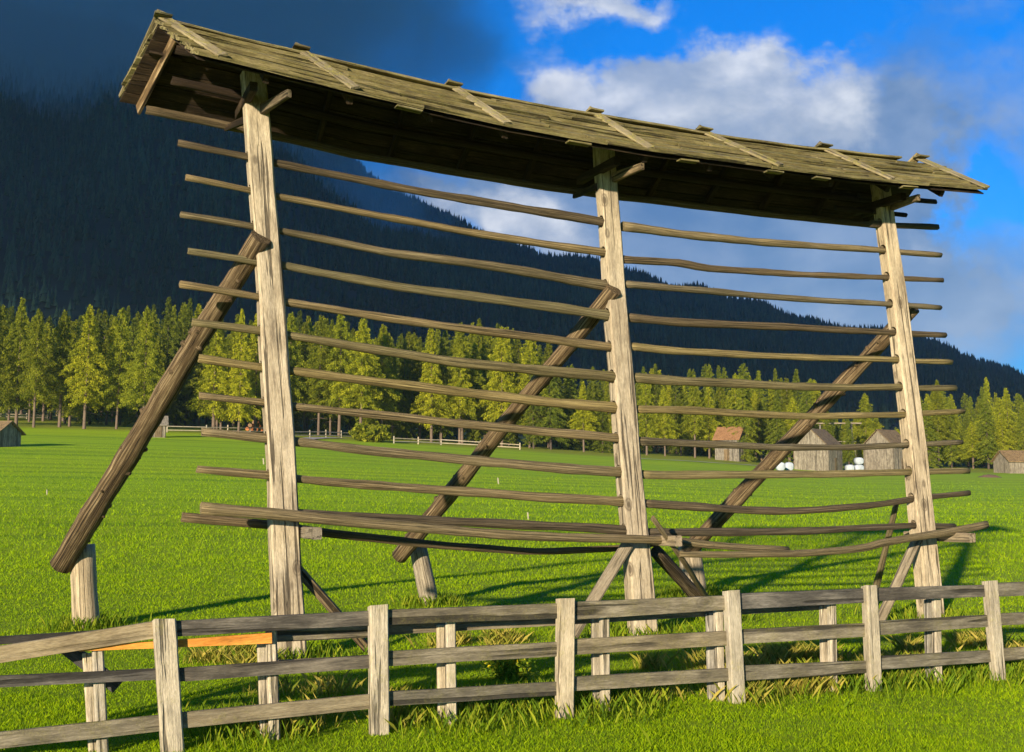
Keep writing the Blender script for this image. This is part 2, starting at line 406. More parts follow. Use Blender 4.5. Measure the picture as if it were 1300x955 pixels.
# diagonal logs behind and the stubs they rest on
pole('brace', [ON(78,718, 3.72), ON(205,508, 1.75), ON(331,301, -.14)], .15, .115, M['log'], rack, rj=.08, seg=14, knots=34)
pole('brace', [ON(507,707, 4.4), ON(640,540, 2.1), ON(780,367, -.13)], .125, .10, M['log'], rack, rj=.08, seg=14, knots=34)
pole('brace', [ON(874,700, 4.0), ON(1010,552, 2.1), ON(1160,390, .2)], .13, .11, M['log'], rack, rj=.08, seg=14, knots=34)
def stub(top, bot, n, r):
    a, b_ = ON(*top, n), onz(*bot); a = np.array(a); b_ = b_.copy()
    d = b_ - a; b_ = b_ + d / np.linalg.norm(d) * .3
    pole('stub_post', [b_, a], r * 1.08, r, M['post'], rack, rj=.03, seg=14)
stub((104,692), (110,797), 3.74, .175)
stub((530,690), (546,768), 4.56, .15)
stub((874,688), (882,757), 4.09, .19)
# small struts propping the arms
beam('strut', W(tL(1.05) + .05, .05, 1.12), onz(470, 828), .1, .1, M['raildark'], rack, up=(0, 1, 0))
beam('strut', ON(797, 690, -.12), ON(727, 806, -.05), .15, .1, M['beam'], rack, up=(0, 1, 0), c=.02)
pole('strut', [ON(832, 700, .2), onz(912, 786)], .085, .1, M['log'], rack)
pole('strut', [ON(828, 658, -.62), ON(868, 712, -.3), onz(910, 782)], .032, .045, M['rail'], rack)
pole('strut', [ON(1138, 640, .3), onz(1106, 770)], .04, .055, M['rail'], rack)
beam('strut', ON(1165, 684, -.12), ON(1116, 790, -.1), .13, .1, M['beam'], rack, up=(0, 1, 0), c=.02)

# ---- roof
rt = np.array([-1.65,.02,1.15,2.02,3.9,5.72,6.95,7.7,9.58]); rz = np.array([7.2,7.03,6.9,6.83,6.73,6.67,6.66,6.66,6.69])
ft = np.array([-1.29,.46,2.24,4.14,7.27,9.58]); fz = np.array([6.51,6.3,6.12,6.02,5.98,6.04])
bt = np.array([-2.0,-.4,.9,3.94,6.63,9.2]); bz = np.array([6.52,6.38,6.2,6.02,5.98,5.96])
def roofpt(t, s, side, lift=0.):       # s 0 ridge .. 1 eave ; side -1 front, +1 back
    zr = np.interp(t, rt, rz); ze = np.interp(t, ft if side < 0 else bt, fz if side < 0 else bz)
    nrm_n, nrm_z = side * .57, .82
    return W(t, side * .97 * s + nrm_n * lift, zr + (ze - zr) * s + nrm_z * lift)
def tstart(s, side): return -1.65 - side * .36 * s
def tend(s, side): return 9.6 - (.3 * s if side > 0 else -.02 * s)
roof = MB()
NC = 7
for side in (-1, 1):
    for k_ in range(NC):
        s0 = max(0, k_ / NC - .02); s1 = min(1.0, (k_ + 1) / NC + .06)
        t = tstart(s0, side) - rng.uniform(0, .05); end = tend(s0, side)
        while t < end - .05:
            L = rng.uniform(1.6, 2.6); t2 = min(t + L, end + rng.uniform(-.03, .06))
            if end - t2 < .5: t2 = end + rng.uniform(-.03, .06)
            ll = rng.uniform(-.006, .016); e1 = s1 + rng.uniform(-.035, .04)
            off = rng.uniform(-50, 50, 3); ns = max(2, int((t2 - t) / .3)); vs = []; ws = []
            for i in range(ns + 1):
                q = t + (t2 - t) * i / ns
                ej = rng.uniform(-.004, .004)
                skew = (tstart(1, side) - tstart(0, side)) if side else 0
                for (s, l) in ((s0, .0), (e1, .045), (e1, .085), (s0, .03)):
                    fsk = skew * (s - s0) * max(0, 1 - (q - tstart(s, side)) / 2.5)
                    vs.append(roofpt(q + fsk, s, side, l + ll + ej)); ws.append((off[0] + s * 1.17, off[1] + l, off[2] + q))
            fs = [(i * 4 + j, (i + 1) * 4 + j, (i + 1) * 4 + (j + 1) % 4, i * 4 + (j + 1) % 4) for i in range(ns) for j in range(4)]
            fs += [(0, 1, 2, 3), tuple(ns * 4 + j for j in (3, 2, 1, 0))]
            roof.add(vs, fs, ws); t = t2 + rng.uniform(.0, .012)
RO = roof.build('roof', M['shingle'], rack)
# dark lining boards under the shingles, added to paint the roof's underside shade
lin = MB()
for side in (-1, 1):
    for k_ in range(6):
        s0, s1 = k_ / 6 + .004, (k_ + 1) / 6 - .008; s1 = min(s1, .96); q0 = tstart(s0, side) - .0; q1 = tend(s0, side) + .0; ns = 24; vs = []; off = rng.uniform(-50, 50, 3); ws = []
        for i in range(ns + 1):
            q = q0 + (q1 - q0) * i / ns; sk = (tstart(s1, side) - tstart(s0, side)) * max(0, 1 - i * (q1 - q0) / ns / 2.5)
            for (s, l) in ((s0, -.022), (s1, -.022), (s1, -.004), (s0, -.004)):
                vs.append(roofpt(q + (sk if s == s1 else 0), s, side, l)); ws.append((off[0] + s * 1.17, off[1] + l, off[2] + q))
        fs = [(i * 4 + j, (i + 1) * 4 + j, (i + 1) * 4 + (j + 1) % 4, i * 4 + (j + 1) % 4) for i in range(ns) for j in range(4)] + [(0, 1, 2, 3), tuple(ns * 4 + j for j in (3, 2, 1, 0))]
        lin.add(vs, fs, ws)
lin.build('shade_lining', M['inner'], RO)
# board under the eave edge, short packing pieces
for t in (.9, 3.05, 4.6, 5.9, 6.65, 8.1):
    beam('packing_board', roofpt(t, 1.0, -1, -.0) , roofpt(t + rng.uniform(.22, .32), 1.0, -1, -.0), .11, .022, M['shingle'], RO)
# ridge cap board
rp = [roofpt(q, 0, -1, .05) for q in np.arange(-1.6, 9.6, .7)]
mb = MB(); sweep(mb, rp, rect(.16, .03, .006), jit=.008, step=.35); mb.build('ridge_board', M['shingle'], RO)
def raypt(px, py, side):             # the point of a slope seen at a pixel (bisect on s)
    best = None
    for s in np.linspace(0, 1, 101):
        p = ON(px, py, side * .97 * s); t = (p[:2] - A0) @ TV
        e = abs(roofpt(t, s, side, .08)[2] - p[2])
        if best is None or e < best[0]: best = (e, t, s)
    return best[1], best[2]
for (x0, y0, x1, y1) in ((208,36,282,78),(387,78,450,120),(586,127,642,163),(764,157,824,194),(912,185,988,213),(1058,200,1130,233),(1182,213,1250,243)):
    t0, s0 = raypt(x0, y0, -1); t1, s1 = raypt(x1, y1, -1)
    o = beam('batten', roofpt(t0, -.06, -1, .085), roofpt(t1, min(1.02, max(s1, .9)), -1, .1), .12, .028, M['verge'], RO, up=(0, -.5, .8))
    beam('batten', roofpt(t0, -.1, 1, .085), roofpt(t0 - .33, .98, 1, .1), .13, .035, M['verge'], RO, up=(0, .5, .8))
    beam('cap_block', roofpt(t0 - .09, -.0, -1, .125), roofpt(t0 + .1, -.0, -1, .12), .15, .025, M['shingle'], RO)
# rafters, purlins, ties
for t in [-1.45] + list(np.arange(-.55, 9.6, .95)):
    for side in (-1, 1):
        if t < -1 and side < 0: continue
        sk = -side * .33 if t < -1 else 0
        w_, h_ = (.035, .15) if t < -1 else (.07, .09)
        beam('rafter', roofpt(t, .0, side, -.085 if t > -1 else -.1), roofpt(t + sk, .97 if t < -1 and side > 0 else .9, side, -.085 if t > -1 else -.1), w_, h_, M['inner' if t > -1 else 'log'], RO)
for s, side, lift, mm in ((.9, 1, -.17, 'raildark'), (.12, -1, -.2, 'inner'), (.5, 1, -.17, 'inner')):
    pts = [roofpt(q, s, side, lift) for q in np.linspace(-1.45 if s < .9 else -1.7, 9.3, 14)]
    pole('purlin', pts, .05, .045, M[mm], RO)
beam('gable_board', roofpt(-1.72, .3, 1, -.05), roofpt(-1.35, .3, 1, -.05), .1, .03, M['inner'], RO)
for tt, zt in ((tL, 6.1), (tM, 5.72), (tR, 5.68)):
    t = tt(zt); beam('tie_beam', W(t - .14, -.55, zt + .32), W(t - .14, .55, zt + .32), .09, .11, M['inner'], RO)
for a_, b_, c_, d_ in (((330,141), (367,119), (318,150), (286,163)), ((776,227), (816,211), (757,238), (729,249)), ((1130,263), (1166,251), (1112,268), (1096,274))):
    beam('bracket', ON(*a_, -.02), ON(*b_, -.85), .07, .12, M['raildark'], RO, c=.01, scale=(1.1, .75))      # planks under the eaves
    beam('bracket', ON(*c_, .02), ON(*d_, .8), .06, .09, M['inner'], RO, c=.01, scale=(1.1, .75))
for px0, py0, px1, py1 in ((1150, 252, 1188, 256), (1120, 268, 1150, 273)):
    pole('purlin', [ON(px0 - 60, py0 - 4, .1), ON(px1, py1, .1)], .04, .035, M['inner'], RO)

# ---------------------------------------------------------------- board fence in front
fence = empty('board_fence', W(2.0, -4, 0), label='long grey board fence with pale square posts in the foreground before the hay rack', cat='fence')
FO = -4.0
def dep(off, px): return float(ON(px, 800, off)[1])
def fpost(top, bot, w, off=FO, th=.1, mat='fencepost', name='fence_post', topcut=.02, extra=0.):
    a = ON(*top, off); b_ = ON(*bot, off)
    d = (b_ - a) / (a[2] - b_[2]); base = a + d * (a[2] + .25)
    mb = MB(); k = 8; vs = []; ws = []; o_ = rng.uniform(-50, 50, 3)
    for i in range(k + 1):
        p = base + (a - base) * i / k; ww = w * (1 + rng.uniform(-.02, .02))
        for (x, y) in rect(ww, th, .012):
            q = p + np.array([TV[0] * x + NV[0] * (y + th / 2), TV[1] * x + NV[1] * (y + th / 2), 0])
            if i == k: q = q + np.array([0, 0, -topcut * (y / th + .5) + rng.uniform(-.006, .006)])
            vs.append(q); ws.append((o_[0] + x, o_[1] + y, o_[2] + p[2]))
    fs = [(i * 8 + j, i * 8 + (j + 1) % 8, (i + 1) * 8 + (j + 1) % 8, (i + 1) * 8 + j) for i in range(k) for j in range(8)]
    fs += [tuple(range(8))[::-1], tuple(range(k * 8, k * 8 + 8))]
    mb.add(vs, fs, ws); return mb.build(name, M[mat], fence)
posts = [((-88,812),(-84,900)),((209,786),(214,865)),((482,768.5),(483,865)),((721,759.5),(720,865)),((932,750),(938,865)),((1108,743),(1113,864)),((1261,737),(1272,864)),((1400,731),(1410,860)),((1530,725),(1538,860))]
wid = [.17,.17,.155,.15,.145,.14,.14,.14,.14]
for (tp, bt_), w in zip(posts, wid):
    fpost(tp, bt_, w)
    a = ON(*tp, FO); fpost((tp[0] - 4, tp[1] + 3), (bt_[0] - 4, bt_[1]), .11, FO + .235, .05)
for x0, y0, x1 in ((124,826,126),(345,801,347),(573,790,574),(769,781,770),(914,775,916),(1058,765,1060),(1191,757,1193),(1338,750,1340)):
    fpost((x0, y0 - 6), (x1, 860), .085, FO + .14, .06)
    fpost((x0 - 9, y0 + 3), (x1 - 9, 860), .12, FO + .26, .05)
def frail(x0, y0, h0, x1, y1, h1, mat, off=FO + .055, th=.035, **k):
    a = ON(x0, y0, off + .018); b_ = ON(x1, y1, off + .018)
    wa = h0 * a[1] / F; wb = h1 * b_[1] / F
    mb = MB(); sweep(mb, [a, b_], rect(th, 1., .006), None, jit=.003, step=.25, endjit=.003)
    # taper in height
    n_ = len(mb.v) // 8; 
    for i in range(n_):
        f = i / (n_ - 1); c = a * (1 - f) + b_ * f; hh = wa * (1 - f) + wb * f
        for j in range(8):
            v = np.array(mb.v[i * 8 + j]); zz = (v[2] - c[2])
            mb.v[i * 8 + j] = (v[0], v[1], c[2] + np.clip(zz, -.5, .5) * hh + rng.uniform(-.0015, .0015))
            ww = mb.w[i * 8 + j]; mb.w[i * 8 + j] = (ww[0], ww[1] - (ww[1] % 1) * 0 + zz * (hh - 1), ww[2])
    return mb.build('fence_board', M[mat], fence, **k)
frail(-95,846,18, 212,797,19,'boardbrown')
frail(-60,817,9, 205,800,10,'boarddark', FO + .2)
frail(205,799,19, 484,784,17.5,'boarddark')
frail(478,784,18, 722,775,18,'board')
frail(716,776,22, 934,764.5,17,'board')
frail(928,764,19, 1110,755.5,17,'boarddark', label='dark reddish brown fence board')
frail(1106,755,16, 1262,749.5,14,'boarddark')
frail(1258,749,17, 1402,743,16,'board'); frail(1398,743,16, 1535,737,15,'board')
frail(-95,870,14, 212,855,13,'boarddark')
frail(205,858,16, 484,839,16,'boarddark')
frail(478,837,18, 722,823,17,'board')
frail(716,822,19, 934,809.5,17,'board')
frail(928,809,17.5, 1110,799,16,'board')
frail(1106,798,17, 1262,787.5,14,'board')
frail(1258,787,14.5, 1402,780,14,'board'); frail(1398,780,14, 1535,773,14,'board')
frail(-95,950,20, 212,917,19,'board'); frail(205,917,19, 484,889,17,'boardbrown'); frail(478,888,17, 722,873,16,'board')
frail(716,869,17, 934,855.5,15,'board')
frail(928,855,18, 1110,846,14,'board')
frail(1106,842,16, 1262,832.5,14,'board')
frail(1258,832,15, 1402,822,14,'board'); frail(1398,822,14, 1535,813,14,'board')
# boards nailed on the far side
frail(340,806,18, 484,800.5,15,'board', FO + .3)
frail(484,799.5,13, 722,788,10,'boardbrown', FO + .3)
frail(722,788,9, 1058,768,10,'board', FO + .3)
frail(100,824,5, 345,810,13,'fresh', FO + .095, label='fresh orange fence board')
frail(340,845,12, 484,838,12,'boardbrown', FO + .3)
beam('diagonal_board', ON(80,818,FO + .33), ON(150,872,FO + .33), .03, .11, M['boarddark'], fence)

# ---------------------------------------------------------------- ground, mountain
def sheet(name, xs, ys, zf, mat, **k):
    X, Y = np.meshgrid(xs, ys); Z = zf(X, Y)
    nx, ny = len(xs), len(ys)
    me = bpy.data.meshes.new(name)
    v = np.stack([X, Y, Z], -1).reshape(-1, 3)
    i = np.arange(nx * ny).reshape(ny, nx)
    f = np.stack([i[:-1, :-1], i[:-1, 1:], i[1:, 1:], i[1:, :-1]], -1).reshape(-1, 4)
    me.vertices.add(len(v)); me.vertices.foreach_set('co', v.astype(np.float32).ravel())
    me.loops.add(f.size); me.loops.foreach_set('vertex_index', f.astype(np.int32).ravel())
    me.polygons.add(len(f)); me.polygons.foreach_set('loop_start', np.arange(0, f.size, 4, dtype=np.int32))
    me.update(calc_edges=True); me.polygons.foreach_set('use_smooth', np.ones(len(f), bool)); me.materials.append(mat)
    o = bpy.data.objects.new(name, me); C.objects.link(o); tag(o, **k); return o
xs = np.unique(np.concatenate([np.linspace(-4000, -400, 14), np.linspace(-400, -40, 40), np.linspace(-40, 40, 120), np.linspace(40, 400, 40), np.linspace(400, 4000, 14)]))
ys = np.unique(np.concatenate([np.linspace(-3000, -60, 10), np.linspace(-60, 8, 12), np.linspace(8, 60, 120), np.linspace(60, 440, 90), np.linspace(440, 6000, 12)]))
def gz(X, Y): return np.where(Y > 440, terrain(X * 440 / np.maximum(Y, 440), 440 + 0 * Y), terrain(X, np.maximum(Y, 0)))
sheet('ground', xs, ys, gz, M['ground'], kind='structure')

RX = np.array([-900,-300,0,120,200,300,380,451,500,547,594,673,720,761,795,861,885,924,1006,1100,1163,1240,1300,1500,2200.])
RY = np.array([40,-30,0,25,50,95,150,208,253,275,299,326,339,346,356,372,373,391,415,429,445,468,488,520,560.])
def mz(U, Y):
    px = 650 + F * U * .99; ry = np.interp(px, RX, RY)
    ry = ry + 4 * np.sin(px * .031) + 2 * np.sin(px * .083)
    zr = H + (600 - ry) / F * 1560
    foot = terrain(U * 400, 400 + 0 * U) - 3
    s = np.clip((Y - 400) / 1150, 0, 1)
    prof = s ** .95
    gul = np.sin(U * 21 + s * 3) * .5 + np.sin(U * 47 - s * 5 + 1) * .3 + np.sin(U * 9 + s * 7) * .6
    z = foot + (zr - foot) * prof + gul * 14 * np.sin(np.pi * s) * (zr / 600)
    back = np.clip((Y - 1550) / 1500, 0, 1)
    return z * (1 - .75 * back)
us = np.linspace(-1.3, 1.3, 240); yy = np.concatenate([np.linspace(390, 1550, 90), np.linspace(1580, 3200, 14)])
U, Yg = np.meshgrid(us, yy)
def mount():
    o = sheet('mountain', us, yy, mz, M['mountain'], kind='structure')
    v = np.zeros(len(o.data.vertices) * 3, np.float32); o.data.vertices.foreach_get('co', v); v = v.reshape(-1, 3)
    v[:, 0] = v[:, 0] * v[:, 1]; o.data.vertices.foreach_set('co', v.ravel()); o.data.update()
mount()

def trimesh(name, V, Fc, mat, rnd=None, parent=None, smooth=False, **k):
    """V (n,3) ; Fc (m,3) ; rnd per-face value"""
    me = bpy.data.meshes.new(name)
    me.vertices.add(len(V)); me.vertices.foreach_set('co', np.asarray(V, np.float32).ravel())
    Fc = np.asarray(Fc, np.int32); q = Fc.shape[1]
    me.loops.add(Fc.size); me.loops.foreach_set('vertex_index', Fc.ravel())
    me.polygons.add(len(Fc)); me.polygons.foreach_set('loop_start', np.arange(0, Fc.size, q, dtype=np.int32))
    me.update(calc_edges=True)
    if rnd is not None:
        a = me.attributes.new('rnd', 'FLOAT', 'FACE'); a.data.foreach_set('value', np.asarray(rnd, np.float32))
    me.materials.append(mat)
    o = bpy.data.objects.new(name, me); C.objects.link(o)
    if parent is not None: o.parent = parent
    tag(o, **k); return o

def mountain_forest(nn=62000):
    u = rng.uniform(-.62, .62, nn); s = rng.uniform(0, 1, nn) ** .75
    k = nn // 7; s[:k] = rng.uniform(.93, 1.0, k)
    y = 405 + s * 1150; x = u * y; z = mz(u, y)
    keep = rng.uniform(0, 1, nn) < np.clip((y / 1550) ** .6 + .1, 0, 1); x, y, z, s = x[keep], y[keep], z[keep], s[keep]
    nn = len(x)
    h = rng.uniform(8, 17, nn) * rng.choice([1, 1, 1, 1.3], nn) * np.clip(.6 + s * .45, .6, 1); r = h * rng.uniform(.13, .2, nn)
    seg = 6; an = np.arange(seg) * 2 * np.pi / seg
    tv = []; tf = []
    # three tiers with a ragged rim
    tiers = [(.05, 1., .55), (.33, .78, .8), (.6, .48, 1.)]
    V = np.zeros((nn, 3 * (seg + 1), 3)); idx = []
    for q, (b0, rr, tp) in enumerate(tiers):
        rot = rng.uniform(0, 6.28, (nn, 1)); jr = rng.uniform(.6, 1.25, (nn, seg))
        V[:, q * (seg + 1):q * (seg + 1) + seg, 0] = x[:, None] + np.cos(an + rot) * (r * rr)[:, None] * jr
        V[:, q * (seg + 1):q * (seg + 1) + seg, 1] = y[:, None] + np.sin(an + rot) * (r * rr)[:, None] * jr
        V[:, q * (seg + 1):q * (seg + 1) + seg, 2] = z[:, None] + (h * b0)[:, None] + rng.uniform(-.04, .04, (nn, seg)) * h[:, None]
        V[:, q * (seg + 1) + seg, 0] = x; V[:, q * (seg + 1) + seg, 1] = y; V[:, q * (seg + 1) + seg, 2] = z + h * tp
        idx += [(q * (seg + 1) + j, q * (seg + 1) + (j + 1) % seg, q * (seg + 1) + seg) for j in range(seg)]
    idx = np.array(idx); Fc = (idx[None] + (np.arange(nn) * 3 * (seg + 1))[:, None, None]).reshape(-1, 3)
    pt = .5 + .3 * np.sin(x * .011 + 2 * np.sin(y * .006)) * np.sin(y * .013 + x * .004) + .2 * np.sin(x * .037 + y * .021)
    rnd = np.clip(np.repeat(pt * .6 + rng.uniform(0, .5, nn), len(idx)) + rng.uniform(-.1, .1, nn * len(idx)), 0, 1)
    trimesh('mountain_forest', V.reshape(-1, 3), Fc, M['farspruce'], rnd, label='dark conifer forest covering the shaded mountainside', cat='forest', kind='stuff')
mountain_forest()

# ---------------------------------------------------------------- conifers of the forest edge
def crown_data(kind, seed, h=20.):
    r_ = np.random.default_rng(seed); V = []; R = []
    base = float(r_.uniform(.12, .34)) if kind == 'larch' else float(r_.uniform(.04, .14)); fat = float(r_.uniform(.85, 1.25)); pw = float(r_.uniform(.75, 1.1))
    nb = 120 if kind == 'larch' else 130
    lump = r_.uniform(0, 6.28, 8)
    for b_ in range(nb):
        f = base + (1 - base) * ((b_ + r_.uniform(-.5, .5)) / nb); f = min(max(f, base), .995)
        an = b_ * 2.399 + r_.uniform(-.4, .4)
        g = (1 - f) / (1 - base)
        env = fat * (g ** pw) * (1.0 - .35 * np.exp(-((f - base) / .12) ** 2))
        L = (h * (.2 if kind == 'larch' else .165)) * env * (.75 + .3 * math.sin(an * 2 + lump[0]) * math.sin(f * 9 + lump[1]) + r_.uniform(-.3, .32)) + .25
        L = max(L, .25)
        rise = (.25 if f > .75 else -.1 if kind == 'larch' else -.3)
        m_ = int(24 + L * 64)
        q = r_.uniform(0.05, 1, m_) ** .75
        px = q * L; droop = -(q ** 2) * L * .28 + px * rise
        side = r_.normal(0, .2, m_) * (L * .55 + .25) * (1.1 - q * .6); dn = -np.abs(r_.normal(0, .32 if kind == 'larch' else .22, m_)) 
        c = np.stack([math.cos(an) * px - math.sin(an) * side, math.sin(an) * px + math.cos(an) * side, f * h + droop + dn], -1)
        sz = r_.uniform(.07, .22, m_)
        d1 = r_.normal(0, .6, (m_, 3)) + np.array([math.cos(an) * .5, math.sin(an) * .5, -1.0]); d1 /= np.linalg.norm(d1, axis=1)[:, None]
        d2 = r_.normal(0, 1, (m_, 3)); d2 -= (d2 * d1).sum(1)[:, None] * d1; d2 /= np.linalg.norm(d2, axis=1)[:, None]
        a_ = d1 * sz[:, None]; b2 = d2 * (sz * r_.uniform(.2, .4, m_))[:, None]
        V.append(np.stack([c - a_, c + b2 * .9, c + a_, c - b2], 1))
        R.append(np.clip(r_.normal(.5, .2, m_) + r_.uniform(-.18, .18), 0, 1))
    V = np.concatenate(V); R = np.concatenate(R); return V.reshape(-1, 3), np.arange(len(V) * 4).reshape(-1, 4), R
def trunk_mb(h, r, mat, limbs=True, seed=0):
    r_ = np.random.default_rng(seed); mb = MB()
    sweep(mb, [(0, 0, -1.), (r_.uniform(-.1, .1), r_.uniform(-.1, .1), h * .5), (0, 0, h * .97)], circ(1., 7), (r, .03), up=(0, 1, 0), step=1.2, caps=False)
    if limbs:
        for i in range(12):
            a = r_.uniform(0, 6.28); z = h * r_.uniform(.13, .5); L = r_.uniform(.6, 2.2)
            sweep(mb, [(0, 0, z), (math.cos(a) * L, math.sin(a) * L, z - .15 * L)], circ(1., 4), (.05, .015), step=2., caps=False)
    return mb
LIB = {'larch': [], 'spruce': []}
def make_tree_source(kind, seed, h=20.):
    V, Fc, R = crown_data(kind, seed, h)
    tm = trunk_mb(h, .24, None, True, seed)
    return V, Fc, R, tm
srcs = {'larch': [make_tree_source('larch', s) for s in (1, 2, 3, 4, 5, 6, 7)], 'spruce': [make_tree_source('spruce', s) for s in (11, 12, 13, 14)]}
cache = {}
def plant_tree(px, ytop, Y, kind, label, group, wide=1.):
    b_ = at(px, Y); zt = zat(ytop, Y); h = zt - b_[2]
    if h < 3: return
    vi = random.randrange(len(srcs[kind])); key = (kind, vi)
    root = empty(kind + '_tree', b_, label=label, cat='larch tree' if kind == 'larch' else 'spruce tree', group=group)
    s = h / 20.; root.rotation_euler = (random.uniform(-.015, .015), random.uniform(-.015, .015), random.uniform(0, 6.28)); w = s * wide * (20 / h) ** .35 * random.uniform(.85, 1.2)
    root.scale = (w, w, s)
    if key not in cache:
        V, Fc, R, tm = srcs[kind][vi]
        cr = trimesh('crown', V, Fc, M[kind], R, parent=root)
        tr = tm.build('trunk', M['bark' if kind == 'larch' else 'barkdark'], None, True); tr.parent = root
        cache[key] = (cr, tr)
    else:
        for o in cache[key]:
            c = o.copy(); C.objects.link(c); c.parent = root
front = [(-60,380,170),(-25,372,168),(18,377,172),(48,392,168),(78,393,166),(108,386,168),(150,390,170),(182,388,166),(212,376,190),(240,378,196),(272,396,172),(300,391,170),(328,396,178),(372,396,176),(405,400,182),(432,395,180),(458,404,176),(486,411,182),(514,420,190),(545,412,186),(582,409,190),(612,404,196),(641,414,190),(668,425,192),(692,432,200),(722,462,196),(750,465,205),(776,470,210),(815,465,206),(838,461,210),(858,478,204),(882,468,210),(903,462,206),(922,466,212),(945,461,208),(966,470,206),(988,467,212),(1008,468,208),(1032,480,215),(1103,499,205),(1190,482,196),(1212,500,200),(1238,503,206),(1257,478,198),(1284,492,196),(1304,497,200),(1335,480,200),(1370,490,204),(1410,478,205)]
def where(px):
    if px < 140: return 'at the far left'
    if px < 335: return 'behind the left log brace'
    if px < 560: return "behind the rack's left bay"
    if px < 790: return 'just left of the middle post'
    if px < 930: return 'just right of the middle post'
    if px < 1170: return 'behind the right hand huts'
    return 'at the far right end'
for (px, yt, Y) in front:
    px += random.uniform(-5, 5); Y += random.uniform(-5, 5)
    if px > 60 and random.random() < .3: plant_tree(px + random.uniform(9, 15), yt + random.uniform(12, 50), Y + 4, 'larch', 'smaller larch between the front row trees ' + where(px), 'smaller larches ' + where(px), 1.05)
    k = 'spruce' if Y > 206 or yt in (376, 378, 462, 465, 480) else 'larch'
    plant_tree(px, yt, Y, k, ('sunlit larch' if k == 'larch' else 'slim spruce') + ' in the front row of trees ' + where(px), 'front row ' + k + ' trees ' + where(px), 1.1)
prof_x = [f[0] for f in front]; prof_y = [f[1] for f in front]
for Y, dx, add, jit in ((190, 24, 10, 34), (206, 21, 6, 24), (228, 19, 4, 22), (256, 17, 0, 18)):
    px = -70 + random.uniform(0, 10)
    while px < 1400:
        yt = float(np.interp(px, prof_x, prof_y)) + add + random.uniform(-4, jit)
        gap = 1120 < px < 1165
        if gap: yt += 22
        if 1040 < px < 1165: yt += 26
        k = 'spruce' if random.random() < .45 else 'larch'
        plant_tree(px, yt, Y + random.uniform(-8, 8), k, ('pale larch' if k == 'larch' else 'dark spruce') + ' in the crowded inner rows ' + where(px), 'inner ' + k + ' trees ' + where(px), 1.15)
        px += dx * random.uniform(.7, 1.3)

# ---------------------------------------------------------------- huts, bales, far fences
def hut(name_l, px0, px1, ybase, ytop, yaw, roofm, ridge_t=.5, eave=.62, lean=0, ratio=1.0, hint=None, roof_over=.35, wallm='hutwall'):
    c = hit((px0 + px1) / 2, ybase) if hint is None else at((px0 + px1) / 2, hint)
    Y = c[1]; wpx = (px1 - px0) / F * Y; hh = (ybase - ytop) / F * Y
    # plan: length lx along local x (ridge direction), depth ly; projected width ~ lx*cos+ly*sin
    ca, sa = abs(math.cos(yaw)), abs(math.sin(yaw)); lx = wpx / (ca + ratio * sa) - .3; ly = lx * ratio
    e = hh * eave; root = empty('hut', c, label=name_l, cat='hut'); root.rotation_euler = (0, 0, yaw)
    def part(name, boxes, mat, parent=root, polys=None, **k):
        mb = MB()
        for (x0, x1, y0, y1, z0, z1) in boxes:
            vs = [(x, y, z) for x in (x0, x1) for y in (y0, y1) for z in (z0, z1)]
            mb.add(vs, [(0, 1, 3, 2), (4, 6, 7, 5), (0, 4, 5, 1), (2, 3, 7, 6), (0, 2, 6, 4), (1, 5, 7, 3)], [(v[0] + 3, v[1], v[2]) for v in vs])
        if polys:
            for vs, fs in polys: mb.add(vs, fs, [(v[0] + 3, v[1], v[2]) for v in vs])
        me_o = mb.build(name, M[mat], None, **k); me_o.parent = parent; return me_o
    a, b_ = lx / 2, ly / 2
    # plank walls: separate vertical planks give relief; gables on the x ends
    boxes = []; polys = []
    for sgn in (-1, 1):
        x = -a
        while x < a - .05:
            w = random.uniform(.2, .3); d = random.uniform(0, .04); boxes.append((x, min(x + w - .02, a), sgn * b_ - .05 - d, sgn * b_ + .05 + d, -.3, e)); x += w
        y = -b_
        while y < b_ - .05:
            w = random.uniform(.2, .3); d = random.uniform(0, .04); yc = y + w / 2
            zt = e + (hh - e) * (1 - abs(yc) / b_) - .05
            boxes.append((sgn * a - .05 - d, sgn * a + .05 + d, y, min(y + w - .02, b_), -.3, max(zt, e))); y += w
    part('wall', boxes, wallm)
    rp = []
    for sgn in (-1, 1):
        o_ = roof_over; slope = (hh - e) / b_
        y1 = sgn * (b_ + o_); z1 = e - slope * o_ + .05
        th = .1
        vs = [(-a - o_, 0, hh), (a + o_, 0, hh), (a + o_, y1, z1), (-a - o_, y1, z1), (-a - o_, 0, hh + th), (a + o_, 0, hh + th), (a + o_, y1, z1 + th), (-a - o_, y1, z1 + th)]
        rp.append((vs, [(0, 1, 2, 3), (7, 6, 5, 4), (0, 4, 5, 1), (1, 5, 6, 2), (2, 6, 7, 3), (3, 7, 4, 0)]))
    part('roof', [], roofm, polys=rp)
    part('door', [(-.45, .45, -b_ - .13, -b_ - .1, 0, min(1.8, e * .85))], 'hutroof')
    return root
hut('small wooden hut with a bright orange brown roof left of the other right hand huts', 906, 951, 585, 543, -.55, 'hutroofo', eave=.66)
hut('grey plank hut with dark roof between the orange roofed hut and its twin', 1006, 1073, 598, 546, .95, 'hutroof', eave=.6, ratio=.9)
hut('grey plank hut with a tan roof partly hidden by the right hand rack post', 1096, 1158, 598, 547, .75, 'hutroof', eave=.62)
hut('low barn with tan roof cut off by the right edge of the photo', 1268, 1330, 601, 573, .1, 'hutroof', eave=.55, ratio=.7)
hut('weathered grey hay hut cut off by the left edge of the photo', -32, 23, 567, 536, -.35, 'hutroof', eave=.55)
hut('tiny grey log hut at the forest edge seen through the left brace', 188, 213, 555, 529, .35, 'hutwall', eave=.66)

